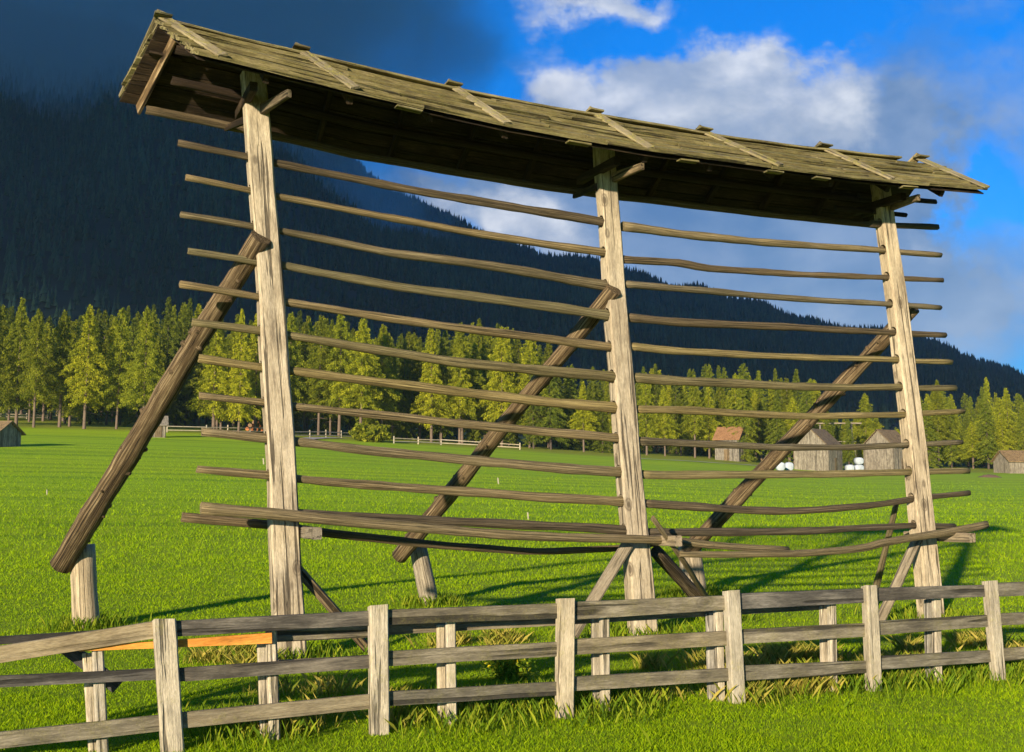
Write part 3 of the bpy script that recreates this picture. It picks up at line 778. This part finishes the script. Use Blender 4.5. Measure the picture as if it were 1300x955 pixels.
def bale(px0, px1, ybase, ytop, label, lift=0.):
    c = hit((px0 + px1) / 2, ybase, 60); Y = c[1]; w = (px1 - px0) / F * Y; h = (ybase - ytop) / F * Y
    mb = MB(); k = 16
    prof = [(w / 2 * math.cos(q) * .98, h / 2 * math.sin(q)) for q in [2 * math.pi * j / k for j in range(k)]]
    prof = [(np.sign(x) * abs(x / (w / 2)) ** .7 * w / 2, np.sign(y) * abs(y / (h / 2)) ** .7 * h / 2) for x, y in prof]
    cz = c[2] + h / 2 + lift
    rings = [(-.5, .8), (-.44, .95), (0, 1.), (.44, .95), (.5, .8)]; vs = []
    for (d, s) in rings: vs += [(c[0] + x * s, c[1] + d * w, cz + y * s) for x, y in prof]
    fs = [(i * k + j, i * k + (j + 1) % k, (i + 1) * k + (j + 1) % k, (i + 1) * k + j) for i in range(4) for j in range(k)] + [tuple(range(k))[::-1], tuple(range(4 * k, 5 * k))]
    mb.add(vs, fs, vs); mb.build('wrapped_bale', M['wrap'], None, True, loc=(c[0], c[1], c[2] + lift), label=label, cat='hay bale', group='white wrapped bales beside the huts')
bale(985, 996, 598, 587, 'white wrapped bale, left one of the pair left of the grey hut')
bale(996, 1007, 598, 587, 'white wrapped bale touching the left corner of the grey hut')
bale(1073, 1084, 599, 590, 'white wrapped bale between the two grey huts, left and lowest')
bale(1084, 1096, 599, 590, 'white wrapped bale between the two grey huts, under the other bale')
cc = hit(1090, 599, 60); bale(1085, 1096, 599, 590, 'white wrapped bale lying on top of another by the grey hut', lift=9 / F * cc[1])

# small rack seen between the grey huts
c = hit(1068, 594, 60); Yh = c[1]
hr = empty('small_hay_rack', c, label='small distant hay rack with a flat board roof rising between the grey huts', cat='hay rack')
Yh += 9; zt = zat(538, Yh)
def hx(px): return (px - CX) / F * Yh * .998
for px in (1043, 1083):
    beam('post', (hx(px), Yh + 1, c[2] - .3), (hx(px), Yh + 1, zt), .24, .24, M['hutwall'], hr, up=(0, 1, 0))
beam('roof', (hx(1036), Yh + 1, zt + .1), (hx(1095), Yh + 1, zt + .1), 1.1, .22, M['hutwall'], hr)
beam('brace', (hx(1083), Yh + 1.1, zt - 1.), (hx(1091), Yh + 1.6, c[2]), .2, .2, M['hutwall'], hr, up=(0, 1, 0))
for zz in (.35, .6): beam('rail', (hx(1040), Yh + 1, c[2] + (zt - c[2]) * zz), (hx(1088), Yh + 1, c[2] + (zt - c[2]) * zz), .12, .12, M['hutwall'], hr)

def farfence(pts, hpx, label, mat='farwood', spacing=3.2, rails=2):
    P = [hit(x, y, 60) for x, y in pts]; P = [np.array([p[0], p[1], float(terrain(p[0], p[1]))]) for p in P]
    hgt = hpx / F * P[0][1]
    root = empty('rail_fence', P[0], label=label, cat='fence')
    k = 0
    line = resample(P, spacing)
    for p in line:
        z = float(terrain(p[0], p[1])); beam('fence_post', (p[0], p[1], z - .2), (p[0], p[1], z + hgt * random.uniform(.95, 1.2)), .16, .16, M[mat], root, up=(0, 1, 0), step=3)
    for a, b_ in zip(line[:-1], line[1:]):
        for j in range(rails):
            f = (j + .7) / (rails + .1)
            za, zb = [float(terrain(q[0], q[1])) + hgt * f + random.uniform(-.05, .05) for q in (a, b_)]
            beam('fence_rail', (a[0], a[1] - .08, za), (b_[0], b_[1] - .08, zb), .06, .12, M[mat], root, step=4)
farfence([(212, 549), (262, 550), (345, 551)], 9, 'pale rail fence left of the log pile below the larches')
farfence([(372, 556), (452, 557)], 9, 'pale rail fence behind the first bay, left of the green bush')
farfence([(500, 563), (560, 565), (610, 568), (660, 571)], 8, 'pale rail fence right of the green bush, along the forest edge')
farfence([(-20, 531), (60, 533)], 7, 'pale rail fence among the trunks at the far left')

# log pile
c0 = hit(330, 548, 60)
for r_i in range(4):
    for j in range(7 - r_i):
        mb = MB(); x = c0[0] - 2.4 + j * .75 + r_i * .37 + random.uniform(-.1, .1); z = float(terrain(x, c0[1] + 2)) + .3 + r_i * .6; rr = random.uniform(.26, .36)
        y0 = c0[1] + 2 + random.uniform(-.4, .4)
        sweep(mb, [(x, y0, z), (x + random.uniform(-.3, .3), y0 + 3.6, z)], circ(rr, 9), step=4)
        mb.build('log', M[random.choice(['logred', 'logbrown', 'logred'])], None, loc=(x, y0, z), label='short orange brown cut log stacked in the pile under the trees', cat='log', group='cut logs in the pile at the forest edge')

# bushes
def bush(px, ybase, wpx, hpx, label, mat='spruce', name='bush', leaves=1800):
    c = hit(px, ybase, 15); w = wpx / F * c[1]; h = hpx / F * c[1]
    q = rng.normal(0, 1, (leaves, 3)); q /= np.linalg.norm(q, axis=1)[:, None]; rad = rng.uniform(.45, 1, leaves) ** .5
    lump = 1 + .22 * np.sin(q[:, 0] * 5 + 1) * np.sin(q[:, 2] * 6) + .12 * np.sin(q[:, 1] * 9)
    P = q * (rad * lump)[:, None] * [w / 2, w / 2, h * .55] + [0, 0, h * .45]
    s = min(w, h) * .06; d1 = rng.normal(0, s, (leaves, 3)); d2 = rng.normal(0, s, (leaves, 3))
    V = np.stack([P - d1, P + d2, P + d1, P - d2], 1).reshape(-1, 3)
    root = empty(name, c, label=label, cat='bush')
    trimesh('foliage', V, np.arange(leaves * 4).reshape(-1, 4), M[mat], rng.uniform(.1, .9, leaves), parent=root)
    mb = MB()
    for i in range(5):
        a = i * 1.3; sweep(mb, [(0, 0, -.1), (math.cos(a) * w * .3, math.sin(a) * w * .3, h * .7)], circ(1, 5), (.05 * h / 2, .01), step=3, caps=False)
    st = mb.build('stem', M['barkdark'], None); st.parent = root
bush(471, 561, 50, 22, 'wide round green bush at the forest edge behind the first bay of the rack', 'larch')
bush(1046, 597, 14, 15, 'small brownish bush growing against the grey hut', 'spruce', leaves=700)
bush(300, 549, 14, 8, 'low bush at the foot of the larches left of the log pile', 'larch', leaves=500)

# marker stakes
for px, py, hp, lb in ((335, 590, 8, 'short white marker stake standing in the meadow left of the left post'), (633, 615, 8, 'short pale marker stake right of the middle brace, farther from the camera'), (671, 660, 9, 'short leaning pale stake right of the middle brace, nearer the camera'), (60, 629, 7, 'thin small stake at the far left of the meadow')):
    c = hit(px, py, 18); h = hp / F * c[1]
    mb = MB(); sweep(mb, [(c[0], c[1], c[2] - .1), (c[0] - h * .12, c[1], c[2] + h)], rect(h * .2, h * .12), up=(0, 1, 0), step=2); mb.build('marker_stake', M['stake'], None, loc=tuple(c), label=lb, cat='stake')

# path pieces and mound
def strip(pts, w, mat, name='path'):
    P = [hit(x, y, 60) for x, y in pts]; P = resample(P, 2.); V = []; 
    for i, p in enumerate(P):
        d = P[min(i + 1, len(P) - 1)] - P[max(i - 1, 0)]; a = np.array([-d[1], d[0]]); a /= np.linalg.norm(a)
        for s in (-1, 1):
            x, y = p[0] + a[0] * s * w / 2, p[1] + a[1] * s * w / 2; V.append((x, y, float(terrain(x, y)) + .1))
    Fc = [(2 * i, 2 * i + 1, 2 * i + 3, 2 * i + 2) for i in range(len(P) - 1)]
    trimesh(name, np.array(V), np.array(Fc), mat, kind='structure')
strip([(372, 560), (405, 556.5), (436, 557)], 2.6, M['gravel'])
strip([(790, 582), (850, 585), (900, 588), (990, 594)], 1.6, M['gravel'])
c = hit(1256, 606, 40)
mb = MB(); k = 18; vs = [(c[0], c[1], c[2] + .35)]
for rr, hz in ((.5, .25), (1., -.05)):
    for j in range(k):
        a = 2 * math.pi * j / k; q = rr * random.uniform(.8, 1.15); vs.append((c[0] + math.cos(a) * 1.5 * q, c[1] + math.sin(a) * 1.3 * q, c[2] + hz * random.uniform(.7, 1.1)))
fs = [(0, 1 + j, 1 + (j + 1) % k) for j in range(k)] + [(1 + j, 1 + k + j, 1 + k + (j + 1) % k, 1 + (j + 1) % k) for j in range(k)]
mb.add(vs, fs, vs); mb.build('dirt_mound', M['dirt'], None, True, loc=tuple(c), label='low brown heap of bare earth in the grass near the right edge', cat='dirt heap')

# ---------------------------------------------------------------- grass
def blades(name, x, y, h, w, mat, rnd, lean=.5, **k):
    nn = len(x); z = terrain(x, y) - .01
    az = rng.uniform(0, 6.28, nn); ln = rng.uniform(0, lean, nn) * h; la = rng.uniform(0, 6.28, nn)
    dx, dy = np.cos(az) * w / 2, np.sin(az) * w / 2; tx, ty = np.cos(la) * ln, np.sin(la) * ln
    V = np.stack([np.stack([x - dx, y - dy, z], -1), np.stack([x + dx, y + dy, z], -1),
                  np.stack([x + dx * .7 + tx * .4, y + dy * .7 + ty * .4, z + h * .6], -1), np.stack([x + tx, y + ty, z + h], -1)], 1)
    trimesh(name, V.reshape(-1, 3), np.arange(nn * 4).reshape(-1, 4), mat, rnd, **k)
def fan(nn, y0, y1, ua=-.56, ub=.56, pw=1.):
    # uniform in picture depth: 1/y spacing for equal cover per pixel
    f = rng.uniform(0, 1, nn); y = 1 / ((1 - f) / y0 + f / y1); u = rng.uniform(ua, ub, nn); return u * y, y
x, y = fan(620000, 7.2, 120.)
cl = np.sin(x * 2.3 + np.sin(y * 1.9) * 2) * np.sin(y * 2.7 + np.sin(x * 1.3) * 2) + .6 * np.sin(x * 6.1 + y * 3) * np.sin(y * 5.3 - x * 2)
hh = (.02 + .01 * np.clip(cl, -.5, 1) + rng.uniform(0, .028, len(x))) * np.clip(y / 16, .9, 2.4)
ww = .0065 * np.clip(y / 11, .8, 5) * rng.uniform(.7, 1.4, len(x))
rn = np.clip(.5 + .07 * cl + rng.normal(0, .2, len(x)), 0, 1)
sy = y + .12 * x; stk = np.sin(sy * .55 + np.sin(x * .05) * .8) + .6 * np.sin(sy * 1.31 + 1 + np.sin(x * .09)) + .5 * np.sin(sy * .21)
rn = np.clip(rn - .2 * np.clip(stk - .5, 0, 1) * np.clip((y - 22) / 15, 0, 1), 0, 1)
blades('meadow_grass', x, y, hh, ww, M['grass'], rn, .9, label='short bright green meadow grass', cat='grass', kind='stuff')
def along_fence(nn, t0, t1, n0, n1):
    t = rng.uniform(t0, t1, nn); n_ = rng.normal((n0 + n1) / 2, (n1 - n0) / 2, nn); return A0[0] + TV[0] * t + NV[0] * n_, A0[1] + TV[1] * t + NV[1] * n_
x, y = along_fence(26000, -1.5, 11, -3.9, -3.1)
den = np.sin(x * 1.7 + 1) * .5 + np.sin(x * 4.1 + y) * .4 + rng.uniform(-.5, .7, len(x)); k_ = den > .1; x, y = x[k_], y[k_]
blades('tall_grass', x, y, rng.uniform(.05, .2, len(x)), rng.uniform(.004, .008, len(x)), M['weed'], rng.uniform(0, 1, len(x)), .7, label='taller rough grass and weeds growing along the fence', cat='grass', kind='stuff')
# dry yellow tufts
tx_, ty_ = [], []
for i in range(70):
    t = rng.uniform(2.6, 10.5) if i < 50 else rng.uniform(-1, 3); n_ = rng.uniform(-3.9, -1.9) if i < 60 else rng.uniform(-.6, .6)
    cx_, cy_ = W(t, n_, 0)[:2]; kk = int(rng.integers(60, 190)); s = rng.uniform(.05, .16)
    tx_.append(cx_ + rng.normal(0, s, kk)); ty_.append(cy_ + rng.normal(0, s, kk))
x = np.concatenate(tx_); y = np.concatenate(ty_)
blades('dry_grass', x, y, rng.uniform(.06, .22, len(x)), rng.uniform(.0025, .0045, len(x)), M['dry'], rng.uniform(0, 1, len(x)), 1.1, label='yellowed dry grass tufts at the foot of the fence', cat='grass', kind='stuff')
# rough grass at the feet of posts and stubs
xs_, ys_ = [], []
for (bx, by, s, kk) in [(*W(tL(0), 0, 0)[:2], .35, 500), (*W(tM(0), 0, 0)[:2], .4, 900), (*W(tR(0), 0, 0)[:2], .4, 900), (*onz(110,797)[:2], .25, 900), (*onz(546,768)[:2], .25, 900), (*onz(882,757)[:2], .35, 900), (*onz(912,786)[:2], .3, 500)]:
    xs_.append(bx + rng.normal(0, s, kk)); ys_.append(by + rng.normal(0, s, kk))
x = np.concatenate(xs_); y = np.concatenate(ys_)
blades('rough_grass', x, y, rng.uniform(.06, .22, len(x)), rng.uniform(.007, .014, len(x)), M['weed'], rng.uniform(.2, 1, len(x)), .7, label='rough grass left unmown around the feet of the rack posts', cat='grass', kind='stuff')

# yellow flowering plant behind the fence
c = onz(646, 862); root = empty('flowering_plant', c, label='bushy plant with bright yellow flowers low behind the fence boards', cat='plant')
nn = 900; P = np.stack([rng.normal(0, .11, nn), rng.normal(0, .09, nn), rng.uniform(0, .2, nn)], -1); d1 = rng.normal(0, .012, (nn, 3)); d2 = rng.normal(0, .012, (nn, 3))
trimesh('leaves', np.stack([P - d1, P + d2, P + d1, P - d2], 1).reshape(-1, 3), np.arange(nn * 4).reshape(-1, 4), M['weed'], rng.uniform(0, 1, nn), parent=root)
nn = 700; P = np.stack([rng.normal(-.04, .07, nn), rng.normal(0, .06, nn), rng.uniform(.13, .27, nn)], -1); d1 = rng.normal(0, .008, (nn, 3)); d2 = rng.normal(0, .008, (nn, 3))
trimesh('blossom', np.stack([P - d1, P + d2, P + d1, P - d2], 1).reshape(-1, 3), np.arange(nn * 4).reshape(-1, 4), M['yellow'], rng.uniform(0, 1, nn), parent=root, kind='stuff')

# ---------------------------------------------------------------- the cloud bank added out of view to keep sun off the mountain
def added_cloudbank():
    sd = np.array([math.sin(math.radians(SUN_AZ)), math.cos(math.radians(SUN_AZ))]); D = 5000.
    c = -sd * D; perp = np.array([sd[1], -sd[0]])
    a = np.linspace(-4500, 4500, 60); base = 1300.; V = []; 
    rows = [(-350, 60), (-380, 500), (-200, 1250), (200, 1300), (380, 500), (350, 60), (0, 0)]
    for i, q in enumerate(a):
        for (dd_, hz) in rows:
            wv = 60 * math.sin(q * .004) + 40 * math.sin(q * .011)
            p = c + perp * q + sd * (dd_ + wv * 2)
            bz_ = base + hz + (wv if hz > 100 else 12 * math.sin(q * .01)) 
            V.append((p[0], p[1], bz_))
    k = len(rows); Fc = [(i * k + j, (i + 1) * k + j, (i + 1) * k + (j + 1) % k, i * k + (j + 1) % k) for i in range(59) for j in range(k)]
    me = trimesh('added_shade_cloud', np.array(V), np.array(Fc), plain('grey_added_cloud', (.6, .62, .66), 1.), kind='structure')
added_cloudbank()

# mist on the upper left of the mountain
def mist():
    m = bpy.data.materials.new('mist'); m.use_nodes = True; nt = m.node_tree; nt.nodes.clear(); n = N(nt)
    out = n.add('ShaderNodeOutputMaterial'); v = n.add('ShaderNodeVolumePrincipled')
    tc = n.add('ShaderNodeTexCoord'); p = tc.outputs['Object']
    sep = n.add('ShaderNodeSeparateXYZ'); n.link(p, sep.inputs[0])
    f = n.noise(p, .0055, 5, .6)
    up = n.math('MULTIPLY_ADD', sep.outputs[2], 1 / 160., 3.5)
    lf = n.math('MAXIMUM', n.math('MULTIPLY_ADD', sep.outputs[0], 1 / 120., -1.2), 0.)
    d = n.math('SUBTRACT', n.math('ADD', n.math('MULTIPLY_ADD', f, 8., -4.), up), lf)
    d = n.math('MINIMUM', d, 1.6)
    # soft box edges
    ed = n.math('MULTIPLY', n.math('SUBTRACT', 1., n.math('ABSOLUTE', n.math('DIVIDE', sep.outputs[1], 130.))), 1.5, None, True)
    d = n.math('MULTIPLY', n.math('MAXIMUM', d, 0.), n.math('MULTIPLY', ed, .011))
    n.link(d, v.inputs['Density']); v.inputs['Color'].default_value = (.7, .9, 1., 1); v.inputs['Anisotropy'].default_value = .1
    n.link(v.outputs[0], out.inputs['Volume'])
    mb = MB(); X, Yy, Z = 560, 130, 330
    vs = [(x, y, z) for x in (-X, X) for y in (-Yy, Yy) for z in (-Z, Z)]
    mb.add(vs, [(0, 1, 3, 2), (4, 6, 7, 5), (0, 4, 5, 1), (2, 3, 7, 6), (0, 2, 6, 4), (1, 5, 7, 3)], vs)
    o = mb.build('mist', m, None, label='blue grey mist drifting over the upper left of the mountain', cat='mist', kind='stuff')
    o.location = (-430, 1010, 520)
MIST = True
if MIST: mist()

# ---------------------------------------------------------------- world
w = bpy.data.worlds.new('World'); sc.world = w; w.use_nodes = True; nt = w.node_tree; nt.nodes.clear(); n = N(nt)
out = n.add('ShaderNodeOutputWorld'); bg = n.add('ShaderNodeBackground'); n.link(bg.outputs[0], out.inputs[0])
sky = n.add('ShaderNodeTexSky', sky_type='NISHITA'); sky.sun_disc = False
sky.sun_elevation = math.radians(SUN_EL); sky.sun_rotation = math.radians(180 + SUN_AZ); sky.air_density = 1.; sky.dust_density = .4; sky.ozone_density = 3.
bg.inputs['Strength'].default_value = .07
blue = n.mix(1., sky.outputs[0], (.015, .74, 1.6), 'MULTIPLY')
tc = n.add('ShaderNodeTexCoord'); sep = n.add('ShaderNodeSeparateXYZ'); n.link(tc.outputs['Generated'], sep.inputs[0])
yy_ = n.math('MAXIMUM', n.math('ABSOLUTE', sep.outputs[1]), .05)
U_ = n.math('DIVIDE', sep.outputs[0], yy_); V_ = n.math('DIVIDE', sep.outputs[2], yy_)
cmb = n.add('ShaderNodeCombineXYZ'); n.link(U_, cmb.inputs[0]); n.link(V_, cmb.inputs[1]); n.link(n.math('SIGN', sep.outputs[1]), cmb.inputs[2])
uv = cmb.outputs[0]
wv1 = n.noise(n.mapping(uv, (1, 1.5, 1)), 5.5, 7, .6, .15); wv2 = n.noise(n.mapping(uv, (1, 1.3, 1), (3, 1, 0)), 14., 5, .6)
wa = n.noise(n.mapping(uv, (1, 1, 1), (7, 2, 0)), 9., 6, .62); wb = n.noise(n.mapping(uv, (1, 1, 1), (1, 9, 0)), 9., 6, .62)
U_ = n.math('ADD', U_, n.math('MULTIPLY_ADD', wa, .22, -.11)); V_ = n.math('ADD', V_, n.math('MULTIPLY_ADD', wb, .16, -.08))
def blob(px, py, rx, ry, soft=1.):
    r = ray(px, py); u0, v0 = r[0] / r[1], r[2] / r[1]
    a = n.math('DIVIDE', n.math('SUBTRACT', U_, u0), rx / F); b2 = n.math('DIVIDE', n.math('SUBTRACT', V_, v0), ry / F)
    d = n.math('ADD', n.math('MULTIPLY', a, a), n.math('MULTIPLY', b2, b2))
    return n.math('EXPONENT', n.math('MULTIPLY', d, -soft))
def addall(*a):
    r = a[0]
    for b2 in a[1:]: r = n.math('ADD', r, b2)
    return r
nz = n.math('ADD', n.math('MULTIPLY', n.math('SUBTRACT', wv1, .5), 2.2), n.math('MULTIPLY', n.math('SUBTRACT', wv2, .5), .7))
# grey blue veil: right and lower right
veil = addall(blob(1130, 330, 330, 210), n.math('MULTIPLY', blob(880, 250, 320, 110), 1.2), n.math('MULTIPLY', blob(1110, 190, 150, 100), .55), n.math('MULTIPLY', blob(1190, 60, 120, 130), .45), n.math('MULTIPLY', blob(640, 250, 130, 60), .8), n.math('MULTIPLY', blob(1265, 255, 50, 75), -1.1), n.math('MULTIPLY', blob(1040, 50, 90, 60), -.3))
veil = n.math('ADD', veil, n.math('MULTIPLY', nz, .6))
veil = n.ramp(veil, [(.15, 0.), (.95, .93)], 'LINEAR')
# bright white parts
wh = addall(n.math('MULTIPLY', blob(745, 130, 85, 48), 1.), blob(870, 120, 120, 52), blob(1030, 120, 110, 62), n.math('MULTIPLY', blob(760, 10, 120, 34), .95), n.math('MULTIPLY', blob(640, 265, 110, 44), .95), n.math('MULTIPLY', blob(930, 190, 160, 60), .5), n.math('MULTIPLY', blob(1200, 290, 70, 50), .55), n.math('MULTIPLY', blob(1000, 370, 120, 30), .4), n.math('MULTIPLY', blob(745, 300, 90, 40), .5))
wh = n.math('ADD', wh, n.math('MULTIPLY', nz, .75))
wh = n.ramp(wh, [(.25, 0.), (1.15, 1.)], 'EASE')
# dark slate clouds upper left
dk = addall(n.math('MULTIPLY', blob(60, 120, 400, 190), 1.25), blob(250, 20, 260, 110), n.math('MULTIPLY', blob(460, 20, 90, 60), .35))
dk = n.math('ADD', dk, n.math('MULTIPLY', nz, .4))
dk = n.ramp(dk, [(.25, 0.), (1., .97)], 'EASE')
# general clouds elsewhere, for the light
frontm = n.ramp(n.math('MULTIPLY_ADD', sep.outputs[1], .5, .5), [(.5, 0.), (.55, 1.)])
S = 1 / .07
vc = n.mix(n.ramp(wv1, [(.35, 0.), (.65, 1.)]), tuple(c * S for c in (.065, .12, .22)), tuple(c * S for c in (.20, .25, .335)))
col = n.mix(veil, blue, vc)
wcol = n.mix(n.ramp(wv2, [(.3, 0.), (.68, 1.)]), tuple(c * S for c in (.22, .26, .34)), tuple(c * S for c in (.52, .53, .55)))
wcol = n.mix(n.ramp(wv1, [(.42, .75), (.6, 0.)]), wcol, tuple(c * S for c in (.15, .20, .29)))
col = n.mix(n.math('MULTIPLY', wh, .92), col, wcol)
dcol = n.mix(n.ramp(wv1, [(.3, 0.), (.7, 1.)]), tuple(c * S for c in (.004, .026, .062)), tuple(c * S for c in (.014, .074, .165)))
col = n.mix(dk, col, dcol)
bk = n.mix(n.ramp(wv1, [(.45, 0.), (.7, .35)]), blue, tuple(c * S for c in (.25, .28, .32)))
col = n.mix(frontm, n.mix(1., bk, (.62, .62, .62), 'MULTIPLY'), col)
n.link(col, bg.inputs['Color'])

# thin blue air
def haze():
    m = bpy.data.materials.new('haze'); m.use_nodes = True; nt = m.node_tree; nt.nodes.clear()
    o_ = nt.nodes.new('ShaderNodeOutputMaterial'); v = nt.nodes.new('ShaderNodeVolumePrincipled'); v.inputs['Density'].default_value = .00009; v.inputs['Color'].default_value = (.55, .8, 1., 1)
    nt.links.new(v.outputs[0], o_.inputs['Volume'])
    mb = MB(); vs = [(x, y, z) for x in (-4100, 4100) for y in (-3100, 6100) for z in (-3, 900)]
    mb.add(vs, [(0, 1, 3, 2), (4, 6, 7, 5), (0, 4, 5, 1), (2, 3, 7, 6), (0, 2, 6, 4), (1, 5, 7, 3)], vs)
    mb.build('haze', m, None, kind='stuff', label='thin blue haze over the valley', cat='haze')
haze()

# sun
sl = bpy.data.lights.new('Sun', 'SUN'); sl.energy = 5.; sl.angle = math.radians(1.1); sl.color = (1., .86, .66)
so = bpy.data.objects.new('Sun', sl); C.objects.link(so)
d = Vector((math.sin(math.radians(SUN_AZ)) * math.cos(math.radians(SUN_EL)), math.cos(math.radians(SUN_AZ)) * math.cos(math.radians(SUN_EL)), -math.sin(math.radians(SUN_EL))))
so.rotation_euler = d.to_track_quat('-Z', 'Y').to_euler()

# camera
cam = bpy.data.cameras.new('Camera'); co_ = bpy.data.objects.new('Camera', cam); C.objects.link(co_)
cam.sensor_width = 36; cam.lens = F / 1300 * 36; cam.shift_y = -45 / 1300; cam.clip_end = 20000; cam.clip_start = .1
co_.location = (0, 0, H); co_.rotation_euler = (math.pi / 2 + PIT, 0, 0); sc.camera = co_
vs_ = sc.view_settings; vs_.view_transform = 'Standard'; vs_.look = 'None'; vs_.exposure = 1.12; vs_.gamma = 1; vs_.use_curve_mapping = False
sc.cycles.volume_step_rate = 6; sc.cycles.volume_max_steps = 32; sc.cycles.max_bounces = 6; sc.cycles.diffuse_bounces = 3; sc.cycles.transparent_max_bounces = 4; sc.cycles.volume_bounces = 1
sc.cycles.use_denoising = True
